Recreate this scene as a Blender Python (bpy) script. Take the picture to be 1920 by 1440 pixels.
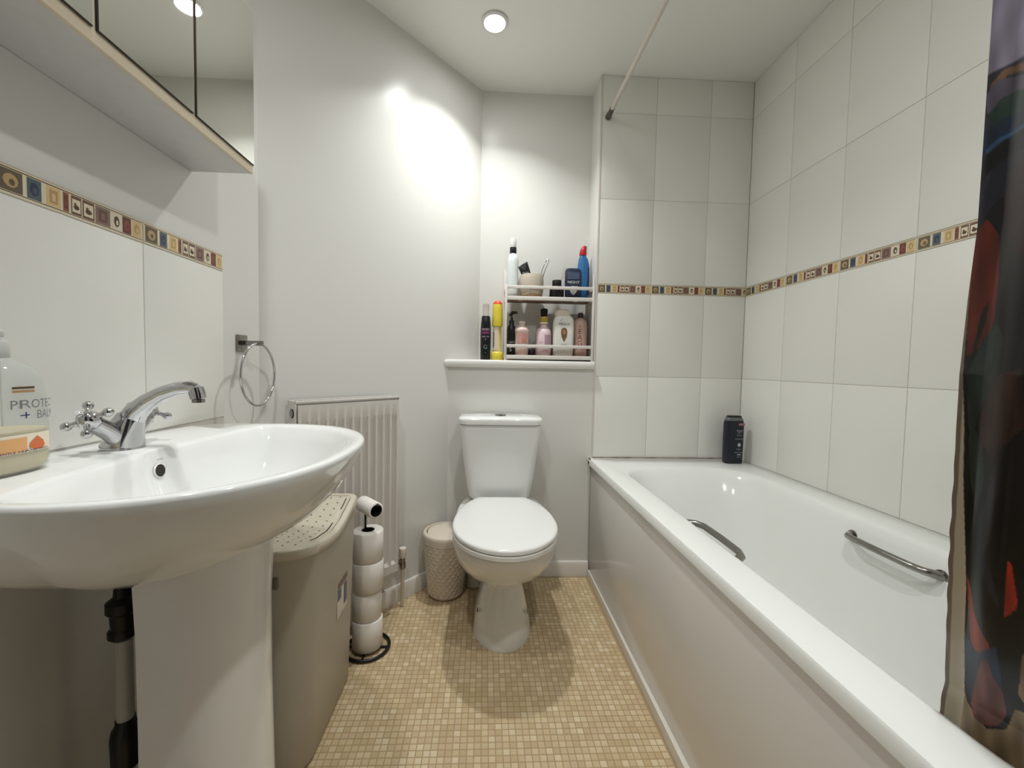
import bpy, bmesh, math, random
from mathutils import Vector, Matrix
PI = math.pi
random.seed(7)
for o in list(bpy.data.objects):
    bpy.data.objects.remove(o)
SC = bpy.context.scene
COL = SC.collection

# ------------------------------------------------------------------ camera
YAW, PITCH, ROLL, FPX, CXP = 0.0430, -0.0455, 0.0182, 768.85, 940.96
EYE = 0.987
cy_, sy_, cp_, sp_ = math.cos(YAW), math.sin(YAW), math.cos(PITCH), math.sin(PITCH)
FW = Vector((sy_*cp_, cy_*cp_, sp_)); RT = Vector((cy_, -sy_, 0)); UP = RT.cross(FW)
cr_, sr_ = math.cos(ROLL), math.sin(ROLL)
R2 = RT*cr_ + UP*sr_; U2 = -RT*sr_ + UP*cr_
cam = bpy.data.objects.new('camera', bpy.data.cameras.new('camera'))
COL.objects.link(cam)
cam.matrix_world = Matrix(((R2.x, U2.x, -FW.x, 0), (R2.y, U2.y, -FW.y, 0), (R2.z, U2.z, -FW.z, EYE), (0, 0, 0, 1)))
cam.data.sensor_fit = 'HORIZONTAL'; cam.data.sensor_width = 36.0
cam.data.lens = FPX*36.0/1920.0
cam.data.shift_x = (960-CXP)/1920.0
cam.data.clip_start = 0.01
SC.camera = cam

# ------------------------------------------------------------------ world (faint fill from a made-up hallway, through the doorway added behind the camera)
w = bpy.data.worlds.new('world'); SC.world = w; w.use_nodes = True
w.node_tree.nodes['Background'].inputs[0].default_value = (0.85, 0.91, 1.0, 1)
w.node_tree.nodes['Background'].inputs[1].default_value = 0.03
VS = SC.view_settings
VS.view_transform = 'Standard'; VS.look = 'None'; VS.gamma = 1.0; VS.exposure = -0.08
VS.use_curve_mapping = False
LAMP = 160.0          # emission strength of the ceiling downlights' diffusers
WATT = 9.6           # their directed light, cone of about 130 degrees
LAMPS = [(0.018, 1.63, 0.037, 0.64), (-0.34, 0.52, 0.037, 0.24), (0.44, 0.36, 0.037, 0.32)]

# ------------------------------------------------------------------ helpers
def srgb(r, g, b):
    f = lambda c: (c/255/12.92) if c/255 <= 0.04045 else ((c/255+0.055)/1.055)**2.4
    return (f(r), f(g), f(b), 1)
MATS = {}
def mat(name, col, rough=0.5, metal=0.0, spec=0.5, coat=0.0, trans=0.0, ior=1.45, emit=0.0, bump=None, vary=None, sss=0.0, alpha=1.0):
    if name in MATS: return MATS[name]
    m = bpy.data.materials.new(name); m.use_nodes = True; nt = m.node_tree
    b = nt.nodes['Principled BSDF']
    c = srgb(*col) if max(col) > 1 else (*col, 1)
    b.inputs['Base Color'].default_value = c
    b.inputs['Roughness'].default_value = rough; b.inputs['Metallic'].default_value = metal
    b.inputs['Specular IOR Level'].default_value = spec; b.inputs['Coat Weight'].default_value = coat
    b.inputs['Coat Roughness'].default_value = 0.05
    b.inputs['Transmission Weight'].default_value = trans; b.inputs['IOR'].default_value = ior
    b.inputs['Alpha'].default_value = alpha
    if emit:
        b.inputs['Emission Color'].default_value = c; b.inputs['Emission Strength'].default_value = emit
    if vary or bump:
        tc = nt.nodes.new('ShaderNodeTexCoord')
    if vary:
        sc, amt, col2 = vary
        n = nt.nodes.new('ShaderNodeTexNoise'); n.inputs['Scale'].default_value = sc; n.inputs['Detail'].default_value = 4
        nt.links.new(tc.outputs['Object'], n.inputs['Vector'])
        mx = nt.nodes.new('ShaderNodeMix'); mx.data_type = 'RGBA'
        mr = nt.nodes.new('ShaderNodeMapRange'); mr.inputs['From Min'].default_value = 0.4; mr.inputs['From Max'].default_value = 0.7
        mr.inputs['To Max'].default_value = amt
        nt.links.new(n.outputs['Fac'], mr.inputs['Value']); nt.links.new(mr.outputs['Result'], mx.inputs['Factor'])
        mx.inputs['A'].default_value = c; mx.inputs['B'].default_value = srgb(*col2)
        nt.links.new(mx.outputs['Result'], b.inputs['Base Color'])
    if bump:
        sc, st, ds = bump
        n2 = nt.nodes.new('ShaderNodeTexNoise'); n2.inputs['Scale'].default_value = sc; n2.inputs['Detail'].default_value = 3
        nt.links.new(tc.outputs['Object'], n2.inputs['Vector'])
        bp = nt.nodes.new('ShaderNodeBump'); bp.inputs['Strength'].default_value = st; bp.inputs['Distance'].default_value = ds
        nt.links.new(n2.outputs['Fac'], bp.inputs['Height']); nt.links.new(bp.outputs['Normal'], b.inputs['Normal'])
    MATS[name] = m
    return m

class B:
    """collects shapes in world (or thing-local) coordinates and links them as ONE mesh object"""
    def __init__(s): s.bm = bmesh.new(); s.mi = 0
    def _tag(s, fs):
        for f in fs: f.material_index = s.mi
    def box(s, x0, x1, y0, y1, z0, z1, bev=0.0, seg=2, rot=None, piv=None):
        r = bmesh.ops.create_cube(s.bm, size=1.0); vs = r['verts']
        c = Vector(((x0+x1)/2, (y0+y1)/2, (z0+z1)/2))
        for v in vs: v.co = Vector((v.co.x*(x1-x0), v.co.y*(y1-y0), v.co.z*(z1-z0)))+c
        fs = set(f for v in vs for f in v.link_faces)
        if bev > 0:
            es = list(set(e for v in vs for e in v.link_edges))
            rb = bmesh.ops.bevel(s.bm, geom=es, offset=bev, segments=seg, profile=0.5, affect='EDGES')
            vs = list(set(v for f in rb['faces'] for v in f.verts) | set(v for v in vs if v.is_valid))
            fs = set(f for v in vs for f in v.link_faces)
        if rot is not None:
            bmesh.ops.rotate(s.bm, verts=vs, cent=piv if piv else c, matrix=rot)
        s._tag(fs); return vs
    def rings(s, rs, cap0=True, cap1=True, closed=True):
        vr = [[s.bm.verts.new(p) for p in r] for r in rs]; n = len(vr[0]); fs = []
        for a, b in zip(vr[:-1], vr[1:]):
            for i in range(n if closed else n-1):
                j = (i+1) % n
                fs.append(s.bm.faces.new((a[i], a[j], b[j], b[i])))
        if cap0: fs.append(s.bm.faces.new(vr[0][::-1]))
        if cap1: fs.append(s.bm.faces.new(vr[-1]))
        s._tag(fs); return vr
    def lathe(s, prof, c=(0, 0, 0), n=32, sx=1.0, sy=1.0, cap0=True, cap1=True, rot=None):
        rs = []
        for r, z in prof:
            ring = [Vector((r*sx*math.cos(2*PI*i/n), r*sy*math.sin(2*PI*i/n), z)) for i in range(n)]
            if rot is not None: ring = [rot @ p for p in ring]
            rs.append([p+Vector(c) for p in ring])
        return s.rings(rs, cap0, cap1)
    def cyl(s, p0, p1, r0, r1=None, n=20):
        p0 = Vector(p0); p1 = Vector(p1); r1 = r0 if r1 is None else r1
        q = (p1-p0).to_track_quat('Z', 'Y').to_matrix(); L = (p1-p0).length
        return s.lathe([(r0, 0), (r1, L)], p0, n, rot=q)
    def tube(s, pts, r, n=12, closed=False, cap=True):
        pts = [Vector(p) for p in pts]; m = len(pts); rs = []
        rr = r if isinstance(r, (list, tuple)) else [r]*m
        prev = None
        for i, p in enumerate(pts):
            if closed: t = pts[(i+1) % m]-pts[i-1]
            else: t = pts[min(i+1, m-1)]-pts[max(i-1, 0)]
            t.normalize()
            if prev is None:
                a = Vector((0, 0, 1)) if abs(t.z) < .9 else Vector((1, 0, 0)); u = t.cross(a).normalized()
            else:
                u = (prev-t*prev.dot(t)).normalized()
            v = t.cross(u); prev = u
            rs.append([p+(u*math.cos(2*PI*k/n)+v*math.sin(2*PI*k/n))*rr[i] for k in range(n)])
        if closed:
            rs.append(rs[0]); return s.rings(rs, False, False)
        return s.rings(rs, cap, cap)
    def prism(s, poly, z0, z1):
        return s.rings([[(x, y, z0) for x, y in poly], [(x, y, z1) for x, y in poly]])
    def ball(s, c, r, sz=1.0, n=16):
        prof = [(max(1e-4, r*math.sin(PI*k/10)), -r*sz*math.cos(PI*k/10)) for k in range(11)]
        return s.lathe(prof, c, n)
    def face(s, pts):
        f = s.bm.faces.new([s.bm.verts.new(p) for p in pts]); f.material_index = s.mi; return f
    def text(s, txt, size, fn):
        vs, fs = text_geo(txt)
        bv = [s.bm.verts.new(fn(x*size, y*size)) for x, y in vs]
        for f in fs:
            try: ff = s.bm.faces.new([bv[i] for i in f]); ff.material_index = s.mi
            except ValueError: pass
    def done(s, name, mats, parent=None, smooth=35, local=False, fix=True):
        if fix: bmesh.ops.recalc_face_normals(s.bm, faces=s.bm.faces[:])
        me = bpy.data.meshes.new(name); 
        if parent is not None and not local:
            m4 = Matrix.Identity(4); q_ = parent
            while q_ is not None: m4 = Matrix.LocRotScale(q_.location, q_.rotation_euler, None) @ m4; q_ = q_.parent
            s.bm.transform(m4.inverted())
        s.bm.to_mesh(me); s.bm.free()
        for m in (mats if isinstance(mats, (list, tuple)) else [mats]): me.materials.append(m)
        if smooth:
            me.polygons.foreach_set('use_smooth', [True]*len(me.polygons))
            me.set_sharp_from_angle(angle=math.radians(smooth))
        o = bpy.data.objects.new(name, me); COL.objects.link(o)
        if parent is not None: o.parent = parent
        return o
_TX = {}
def text_geo(txt):
    if txt in _TX: return _TX[txt]
    cu = bpy.data.curves.new('lettering', 'FONT'); cu.body = txt; cu.align_x = 'CENTER'; cu.align_y = 'CENTER'; cu.resolution_u = 3
    o = bpy.data.objects.new('lettering', cu); COL.objects.link(o)
    bpy.context.view_layer.update()
    me = bpy.data.meshes.new_from_object(o.evaluated_get(bpy.context.evaluated_depsgraph_get()))
    r = ([(v.co.x, v.co.y) for v in me.vertices], [tuple(p.vertices) for p in me.polygons])
    bpy.data.objects.remove(o); bpy.data.curves.remove(cu); bpy.data.meshes.remove(me)
    _TX[txt] = r; return r
def thing(name, loc, label, cat, group=None, rz=0.0):
    o = bpy.data.objects.new(name, None); COL.objects.link(o)
    o.location = loc; o.rotation_euler = (0, 0, rz); o.empty_display_size = 0.05
    o['label'] = label; o['category'] = cat
    if group: o['group'] = group
    return o
def structure(o): o['kind'] = 'structure'; return o
def link_copy(o, parent=None, loc=None):
    c = o.copy(); COL.objects.link(c)
    if parent is not None: c.parent = parent
    if loc is not None: c.location = loc
    return c
def mix(a, b, t): return a+(b-a)*t
def rrect(cx, cy, hx, hy, r, n=8):
    r = min(r, hx-1e-4, hy-1e-4); pts = []
    for qx, qy, a0 in ((1, 1, 0), (-1, 1, PI/2), (-1, -1, PI), (1, -1, 3*PI/2)):
        for k in range(n+1):
            a = a0+PI/2*k/n
            pts.append((cx+qx*(hx-r)+r*math.cos(a), cy+qy*(hy-r)+r*math.sin(a)))
    return pts

# ------------------------------------------------------------------ materials
M_wall = mat('wall_paint', (224, 222, 217), 0.26, spec=0.22, bump=(9, 0.07, 0.004))
M_ceil = mat('ceiling_paint', (238, 236, 231), 0.55)
M_tile = mat('white_wall_tile', (235, 233, 227), 0.18, spec=0.4, bump=(4, 0.02, 0.003))
M_tile2 = mat('white_wall_tile_warm', (211, 207, 200), 0.18, spec=0.5, bump=(6, 0.05, 0.003))
M_grout = mat('grout', (200, 195, 187), 0.85)
M_trim = mat('gloss_trim', (222, 216, 208), 0.22)
M_cer = mat('white_ceramic', (236, 236, 234), 0.07, spec=0.6, coat=0.3)
M_acr = mat('white_acrylic', (236, 236, 232), 0.12, spec=0.5)
M_panel = mat('bath_panel_gloss', (220, 215, 209), 0.16)
M_seat = mat('seat_plastic', (232, 231, 228), 0.15)
M_chrome = mat('chrome', (200, 200, 202), 0.08, metal=1.0)
M_dchrome = mat('dull_chrome', (150, 148, 142), 0.22, metal=1.0)
M_black = mat('black_plastic', (16, 16, 17), 0.35)
M_rubber = mat('grey_rubber', (88, 82, 76), 0.6)
M_mirror = mat('mirror_glass', (226, 228, 222), 0.015, metal=1.0)
M_mel = mat('white_melamine', (208, 207, 205), 0.32, vary=(40, 0.12, (170, 170, 170)))
M_cream = mat('cream_edge_strip', (222, 208, 184), 0.5)
M_desil = mat('dark_desilvered_edge', (52, 42, 36), 0.5)
M_rad = mat('radiator_enamel', (216, 210, 204), 0.25)
M_radd = mat('radiator_groove', (186, 179, 173), 0.4)
M_bin = mat('taupe_plastic', (176, 168, 152), 0.42)
M_lid = mat('taupe_lid_plastic', (196, 187, 168), 0.42)
M_dark = mat('dark_gap', (46, 40, 35), 0.7)
M_paper = mat('tissue_paper', (232, 226, 219), 0.9)
M_core = mat('dark_core', (30, 24, 22), 0.9)
M_cbin = mat('cream_plastic', (216, 203, 186), 0.5)
M_white = mat('white_plastic', (225, 224, 220), 0.3)
M_rackw = mat('white_rack_paint', (226, 220, 213), 0.35)
M_wood = mat('brown_board', (128, 98, 72), 0.6, vary=(60, 0.5, (96, 70, 48)))
FLC = [(200, 178, 142), (209, 189, 154), (190, 167, 130), (216, 199, 168), (197, 173, 142)]
M_fl = [mat('floor_mosaic_%s' % n, c, 0.45, vary=(7, 0.35, (176, 150, 112))) for n, c in zip(('sand', 'pale', 'tan', 'cream', 'rose'), FLC)]
M_flg = mat('floor_grout', (166, 142, 106), 0.7)

# ------------------------------------------------------------------ room shell
XL, XR, YB, YN, ZC = -0.6957, 1.2137, 1.885, 2.032, 2.300
YF = -0.45
AS = Vector((-0.6957, 1.300, 0)); AE = Vector((-0.030, YN, 0)); AD = (AE-AS).normalized(); AN = Vector((AD.y, -AD.x, 0))
T = 0.10
b = B(); b.box(XL-T, XR+T, YF-T, YN+T, -0.10, -0.0007); floor = structure(b.done('floor', M_flg, smooth=0))
# mosaic: 18.5 mm squares, the 300 that show largest as parts, the rest one joined part
PT = 0.0185; GP = 0.0022; hs = (PT-GP)/2
cells = []
nx = int((XR-XL)/PT); ny = int((YN-YF)/PT)
for i in range(nx):
    for j in range(ny):
        x = XL+PT*(i+.5); y = YF+PT*(j+.5)
        if x > 0.49 and y < 1.87: continue                        # under the bath
        if (Vector((x, y, 0))-AS).dot(AN) < 0.012: continue       # behind the angled wall
        if y > YB-0.02: continue
        cells.append((x, y))
vis = [c for c in cells if c[1] > 0.93 and -0.37+0.02*(c[1]-1) < c[0] < 0.475]
vis.sort(key=lambda c: c[0]**2+c[1]**2)
vis = set(vis[:300])
tm = []
for k in range(5):
    b = B(); z1 = 0.0; h = hs
    vr = b.rings([[(-h, -h, -.0007), (h, -h, -.0007), (h, h, -.0007), (-h, h, -.0007)],
                  [(-h+.0007, -h+.0007, z1), (h-.0007, -h+.0007, z1), (h-.0007, h-.0007, z1), (-h+.0007, h-.0007, z1)]], cap0=True)
    o = b.done('mosaic_tile', M_fl[k], smooth=0); tm.append(o)
first = [True]*5
b = B()
for c in cells:
    k = random.choices(range(5), (30, 26, 22, 8, 14))[0]
    if c in vis:
        if first[k]: o = tm[k]; first[k] = False
        else: o = link_copy(tm[k])
        o.parent = floor; o.location = (c[0], c[1], 0)
    else:
        b.mi = k; x, y = c; h = hs-0.0004
        v = [b.bm.verts.new(p) for p in ((x-hs, y-hs, -.0007), (x+hs, y-hs, -.0007), (x+hs, y+hs, -.0007), (x-hs, y+hs, -.0007),
                                        (x-h, y-h, 0), (x+h, y-h, 0), (x+h, y+h, 0), (x-h, y+h, 0))]
        for q in ((4, 5, 6, 7), (0, 1, 5, 4), (1, 2, 6, 5), (2, 3, 7, 6), (3, 0, 4, 7)):
            f = b.bm.faces.new([v[a] for a in q]); f.material_index = k
o = b.done('mosaic_tiles', M_fl, floor, smooth=0, fix=False); o['kind'] = 'stuff'

b = B(); b.box(XL-T, XR+T, YF-T, YN+T, ZC, ZC+0.1); structure(b.done('ceiling', M_ceil, smooth=0))
b = B(); b.box(XL-T, XL, YF, 1.300, 0, ZC); wall_left = structure(b.done('wall_left', M_wall, smooth=0))
b = B(); q = [AS, AE, AE-AN*T+AD*0.05, AS-AN*T-AD*0.02]; b.prism([(p.x, p.y) for p in q][::-1], 0, ZC)
structure(b.done('wall_angled', M_wall, smooth=0))
b = B(); b.box(-0.030, 0.505, YN, YN+T, 0, ZC); structure(b.done('wall_niche', M_wall, smooth=0))
bx0 = AS+AD*((YB-AS.y)/AD.y)
b = B(); b.prism([(bx0.x, YB), (0.505, YB), (0.505, YN), (AE.x, YN)], 0, 0.978); structure(b.done('wall_box', M_wall, smooth=0))
b = B(); b.box(0.505, XR+T, YB+0.004, YN+T, 0, ZC); wall_back = structure(b.done('wall_back', M_wall, smooth=0))
b = B(); b.box(XR+0.004, XR+T, YF, YB+0.004, 0, ZC); wall_right = structure(b.done('wall_right', M_wall, smooth=0))
b = B()                                                            # unseen front wall; doorway opened behind the camera to shape fill and bounce
b.box(XL-T, -0.32, YF-T, YF, 0, ZC); b.box(0.46, XR+T, YF-T, YF, 0, ZC); b.box(-0.32, 0.46, YF-T, YF, 2.03, ZC)
structure(b.done('wall_front', M_wall, smooth=0))
b = B(); b.box(-0.36, -0.32, YF-T, YF+0.015, 0, 2.07, .004); b.box(0.46, 0.50, YF-T, YF+0.015, 0, 2.07, .004); b.box(-0.36, 0.50, YF-T, YF+0.015, 2.03, 2.07, .004)
structure(b.done('added_doorway', M_trim))  # frame of the unseen doorway added for the light
# grout beds
b = B(); b.box(0.507, XR, YB+0.0015, YB+0.0045, 0.50, ZC-.001); b.done('grout_bed', M_grout, wall_back, smooth=0)
b = B(); b.box(XR+0.0015, XR+0.0045, 0.117, YB, 0.50, ZC-.001); b.done('grout_bed', M_grout, wall_right, smooth=0)
b = B(); b.box(XL, XL+0.0035, -0.15, 1.119, 0.80, 1.2637); b.done('grout_bed', M_grout, wall_left, smooth=0)
# the skirting edge where the tiled wall meets the niche
b = B(); b.box(0.5045, 0.5135, YB-0.0015, YB+0.005, 0.56, ZC-.001, .001); structure(b.done('trim_1', M_trim))

# wall tiles: every tile is a part of its wall
TG = 0.0017
def tile_mesh(w_, h_, cache={}):
    k = (round(w_, 4), round(h_, 4))
    if k not in cache:
        b = B(); bv = 0.0011; t0, t1 = 0.0, 0.0030
        a, c = w_/2-TG/2, h_/2-TG/2
        rr = lambda g, z: [(-a+g, z, -c+g), (a-g, z, -c+g), (a-g, z, c-g), (-a+g, z, c-g)]
        b.rings([rr(0, t0), rr(0, -(t1-.0008)), rr(.0005, -(t1-.0002)), rr(bv, -t1)])
        bmesh.ops.recalc_face_normals(b.bm, faces=b.bm.faces[:])
        me = bpy.data.meshes.new('wall_tile'); b.bm.to_mesh(me); b.bm.free(); me.materials.append(M_tile)
        me.polygons.foreach_set('use_smooth', [True]*len(me.polygons)); me.set_sharp_from_angle(angle=math.radians(50))
        cache[k] = me
    return cache[k]
def put_tile(me, wall, loc, rz, name='wall_tile'):
    o = bpy.data.objects.new(name, me); COL.objects.link(o); o.parent = wall
    jit = random.uniform(-.0003, .0003)
    o.location = loc; o.rotation_euler = (random.uniform(-.0005, .0005), 0, rz+random.uniform(-.0005, .0005)); return o
ROWS = [(0.561, 0.944), (0.944, 1.3267), (1.3707, 1.7535), (1.7535, 2.136), (2.136, ZC)]
# border tiles: cream listello printed with ten small pictures
BC = {'cream': (226, 214, 188), 'ochre': (190, 158, 112), 'moss': (104, 92, 74), 'navy': (52, 62, 88), 'rust': (140, 84, 62),
      'sepia': (112, 78, 60), 'mauve': (138, 112, 106), 'maroon': (112, 56, 52), 'straw': (222, 192, 136), 'ink': (90, 66, 52), 'edge': (96, 72, 52), 'slate': (86, 96, 104)}
BN = list(BC); BM = [mat('border_'+k, v, 0.3) for k, v in BC.items()]
BS = [(0, .14, 'moss', 'e', 'ochre'), (.15, .244, 'slate', 'e', 'navy'), (.262, .36, 'straw', 'r', 'ochre'), (.365, .412, 'rust', 'r', 'maroon'),
      (.418, .497, 'sepia', 'p', 'cream'), (.497, .59, 'sepia', 'p', 'cream'), (.592, .712, 'mauve', 'r', 'sepia'), (.725, .802, 'cream', 'e', 'ink'),
      (.812, .89, 'maroon', 'e', 'rust'), (.90, .985, 'straw', 'e', 'ochre')]
def border_mesh(f0, f1, cache={}):
    k = (round(f0, 3), round(f1, 3))
    if k in cache: return cache[k]
    L = 0.2500; x0, x1 = f0*L, f1*L; xm = (x0+x1)/2; hb = 0.044/2
    b = B(); b.mi = 0
    a, c = (x1-x0)/2-.0004, hb-.0008
    rr = lambda g, z: [(-a+g, z, -c+g), (a-g, z, -c+g), (a-g, z, c-g), (-a+g, z, c-g)]
    b.rings([rr(0, 0), rr(0, -.0028), rr(.0012, -.0036)])
    def quad(u0, u1, v0, v1, y, m):
        u0, u1 = max(u0, x0+.001), min(u1, x1-.001)
        if u1-u0 < .0008: return
        b.mi = BN.index(m); b.face([(u0-xm, y, v0), (u1-xm, y, v0), (u1-xm, y, v1), (u0-xm, y, v1)])
    def ell(uc, vc, ru, rv, y, m):
        if uc-ru < x0 or uc+ru > x1: return
        b.mi = BN.index(m); b.face([(uc-xm+ru*math.cos(2*PI*i/12), y, vc+rv*math.sin(2*PI*i/12)) for i in range(12)])
    H = 0.0162
    for m0, m1 in ((x0, x1),):
        quad(m0+.002, m1-.002, H, H+.0016, -.0037, 'edge'); quad(m0+.002, m1-.002, -H-.0014, -H, -.0037, 'edge')
    quad(x0+.006, x1-.004, H+.0044, H+.0051, -.0037, 'ochre')
    for u0, u1, base, kind, c2 in BS:
        u0, u1 = u0*L+.004*(1-u0), u1*L
        quad(u0, u1, -H+.0008, H-.001, -.0038, base)
        uc, wd = (u0+u1)/2, (u1-u0)
        if kind == 'e':
            ell(uc, 0, wd*.32, H*.62, -.0039, c2); ell(uc+wd*.05, -.002, wd*.13, H*.3, -.0040, base)
        elif kind == 'r':
            quad(u0+wd*.2, u1-wd*.2, -H*.66, H*.66, -.0039, c2); quad(u0+wd*.38, u1-wd*.38, -H*.4, H*.3, -.0040, base)
        else:
            quad(u0+wd*.1, u1-wd*.1, -H*.7, H*.62, -.0039, c2); ell(uc, -.003, wd*.28, H*.26, -.0040, 'ink'); ell(uc-wd*.1, .0012, wd*.12, H*.22, -.0040, 'sepia')
    me = bpy.data.meshes.new('border_tile'); 
    b.bm.to_mesh(me); b.bm.free()
    for m in BM: me.materials.append(m)
    cache[k] = me; return me
# back wall (seen along -y): columns from the niche edge to the corner
bc = [(0.5130, 0.7639), (0.7639, 1.0159), (1.0159, XR)]
for a, c in bc:
    for z0, z1 in ROWS: put_tile(tile_mesh(c-a, z1-z0), wall_back, ((a+c)/2, YB+.003, (z0+z1)/2), 0)
    put_tile(border_mesh(0, min(1, (c-a+.002)/.252)), wall_back, ((a+c)/2, YB+.0032, 1.3487), 0, 'border_tile')
# right wall (seen along +x)
ys = [YB, 1.629]+[1.629-.252*k for k in range(1, 7)]
for i in range(7):
    a, c = ys[i+1], ys[i]
    for z0, z1 in ROWS: put_tile(tile_mesh(c-a, z1-z0), wall_right, (XR+.003, (a+c)/2, (z0+z1)/2), -PI/2)
    put_tile(border_mesh(0, 1), wall_right, (XR+.0032, (a+c)/2, 1.3487), -PI/2, 'border_tile')
# left wall (seen along -x), above and behind the basin
for i in range(5):
    c = 1.120-.252*i; a = c-.252
    put_tile(tile_mesh(.252, .3827), wall_left, (XL+.0024-.0008, (a+c)/2, 0.837+.19135), PI/2)
    put_tile(border_mesh(0, 1), wall_left, (XL+.0024-.0008, (a+c)/2, 1.2417), PI/2, 'border_tile')

# ledge over the boxed-in wall, rounded nose
b = B(); pr = [(1.862+.009*(1-math.sin(a)), 0.9935+.0175*math.cos(a)) for a in [PI*k/8 for k in range(9)]]
xa = lambda y: AS.x+(y-AS.y)/AD.y*AD.x+.002
ringL = [(xa(y), y, z) for y, z in pr]+[(xa(YN-.003), YN-.002, 0.976), (xa(YN-.003), YN-.002, 1.011)]
ringR = [(0.5115 if y < YB-.001 else 0.5035, y, z) for y, z in pr]+[(0.5035, YN-.002, 0.976), (0.5035, YN-.002, 1.011)]
ringR = [(0.5035, p[1], p[2]) for p in ringR]
b.rings([ringL, ringR]); structure(b.done('trim_2', mat('ledge_gloss', (228, 224, 219), 0.2)))
# skirting
b = B(); p0, p1 = AS+AD*0.01, AS+AD*0.790
prof = [(0, 0), (.014, 0), (.014, .056), (.009, .068), (0, .070)]
b.rings([[(p.x+AN.x*d, p.y+AN.y*d, z) for d, z in prof] for p in (p0, p1)]); structure(b.done('baseboard_angled', M_trim))
b = B(); b.rings([[(x, YB-d, z) for d, z in prof] for x in (bx0.x+.012, 0.503)]); structure(b.done('baseboard_back', M_trim))
b = B(); b.rings([[(XL+d, y, z) for d, z in prof] for y in (YF, 1.29)]); structure(b.done('baseboard_left', M_trim))

# ------------------------------------------------------------------ ceiling downlights
M_em = mat('lamp_diffuser', (0.965, 1.0, 0.985), 0.5, emit=LAMP*.55)
for n_, (lx, ly, lr, k) in enumerate(LAMPS):
    lb = ['round ceiling downlight with white ring, above the toilet', 'round ceiling downlight with white ring, above the wash basin side',
          'round ceiling downlight with white ring, beside the shower curtain'][n_]
    t = thing('ceiling_downlight', (lx, ly, ZC-.0005), lb, 'light', 'ceiling downlights')
    b = B(); b.lathe([(lr+.014, 0), (lr+.013, -.006), (lr+.004, -.009), (lr+.001, -.006), (lr+.001, 0)], (lx, ly, ZC-.0005), 40, cap0=True, cap1=True)
    b.done('trim_ring', M_white, t)
    em = M_em if n_ == 0 else mat('lamp_diffuser_%s' % ('b', 'c')[n_-1], (0.965, 1.0, 0.985), 0.5, emit=(0, 270.0, 400.0)[n_])
    b = B(); b.lathe([(lr, -.002), (lr, -.0045), (lr*.9, -.0055), (.001, -.006)], (lx, ly, ZC-.0005), 40); b.done('diffuser', em, t)
    la = bpy.data.lights.new('downlight_beam', 'AREA'); la.shape = 'DISK'; la.size = .07; la.energy = WATT*k; la.spread = math.radians(118); la.color = (.965, 1.0, .985)
    lo_ = bpy.data.objects.new('downlight_beam', la); COL.objects.link(lo_); lo_.parent = t; lo_.location = (0, 0, -.010)

# ------------------------------------------------------------------ bathtub
tx0, tx1, ty0, ty1 = 0.490, 1.212, 0.185, 1.883
tub = thing('bathtub', ((tx0+tx1)/2, (ty0+ty1)/2, 0), 'white acrylic bathtub with a plain glossy side panel along the tiled wall', 'bathtub')
def rr3(x0, x1, y0, y1, r, z, n=10): return [(x, y, z) for x, y in rrect((x0+x1)/2, (y0+y1)/2, (x1-x0)/2, (y1-y0)/2, r, n)]
b = B()
R_ = [rr3(tx0+.012, tx1-.001, ty0, ty1, .004, .532), rr3(tx0, tx1, ty0-.0, ty1, .006, .534), rr3(tx0, tx1, ty0, ty1, .006, .556),
      rr3(tx0+.003, tx1, ty0+.003, ty1-.001, .006, .5615), rr3(tx0+.008, tx1-.003, ty0+.008, ty1-.004, .006, .563),
      rr3(.572, 1.112, .27, 1.722, .16, .5625), rr3(.580, 1.104, .278, 1.712, .155, .560), rr3(.586, 1.097, .286, 1.700, .15, .552),
      rr3(.592, 1.088, .30, 1.680, .148, .53), rr3(.604, 1.074, .34, 1.635, .145, .45), rr3(.618, 1.058, .40, 1.585, .14, .35),
      rr3(.634, 1.040, .46, 1.545, .135, .25), rr3(.652, 1.022, .50, 1.515, .12, .19), rr3(.69, .985, .55, 1.47, .10, .162), rr3(.75, .92, .63, 1.40, .08, .155)]
b.rings(R_, cap0=False, cap1=True); b.done('tub_shell', M_acr, tub, smooth=40)
b = B(); b.box(.505, .517, ty0, ty1-.001, .004, .5325, .002); b.done('side_panel', M_panel, tub)
b = B(); b.prism([(.4865, ty0), (.505, ty0), (.505, ty1-.02), (.4995, ty1-.02)], .001, .036); b.done('plinth_strip', M_trim, tub)
b = B(); b.cyl((.84, .62, .1545), (.84, .62, .158), .03, n=24); b.done('waste', M_chrome, tub)
b = B(); b.tube([(.5115, 1.8845-.0, .5645), (.8, 1.8805, .5650), (1.2, 1.8805, .5645)], .0022, 6)
b.done('sealant_bead', mat('stained_sealant', (166, 152, 134), 0.6, vary=(30, .9, (84, 66, 52))), tub)
b = B(); b.tube([(.494, 1.872, .562), (.498, 1.8, .553)], .004, 6); b.box(.4895, .500, 1.855, 1.8815, .535, .552, .002)
b.done('corner_stain', mat('rust_brown_stain', (110, 88, 66), 0.9), tub)
def grab(x0, sgn, ya, yb, z, out):
    pts = []
    for y, o_, dz in ((ya, 0, -.004), (ya+.004, .016, 0), (ya+.016, .032, .002), (ya+.040, .040, .003), ((ya+yb)/2, .042, .003), (yb-.040, .040, .003), (yb-.016, .032, .002), (yb-.004, .016, 0), (yb, 0, -.004)):
        pts.append((x0+sgn*o_*out/.042, y, z+dz))
    b = B(); b.tube(pts, [.011, .010, .009, .009, .009, .009, .009, .010, .011], 14)
    for y in (ya, yb): b.cyl((x0-sgn*.003, y, z-.004), (x0+sgn*.004, y, z-.004), .016, n=18)
    return b
grab(.588, 1, .925, 1.165, .535, .048).done('grab_handle', M_dchrome, tub)
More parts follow.
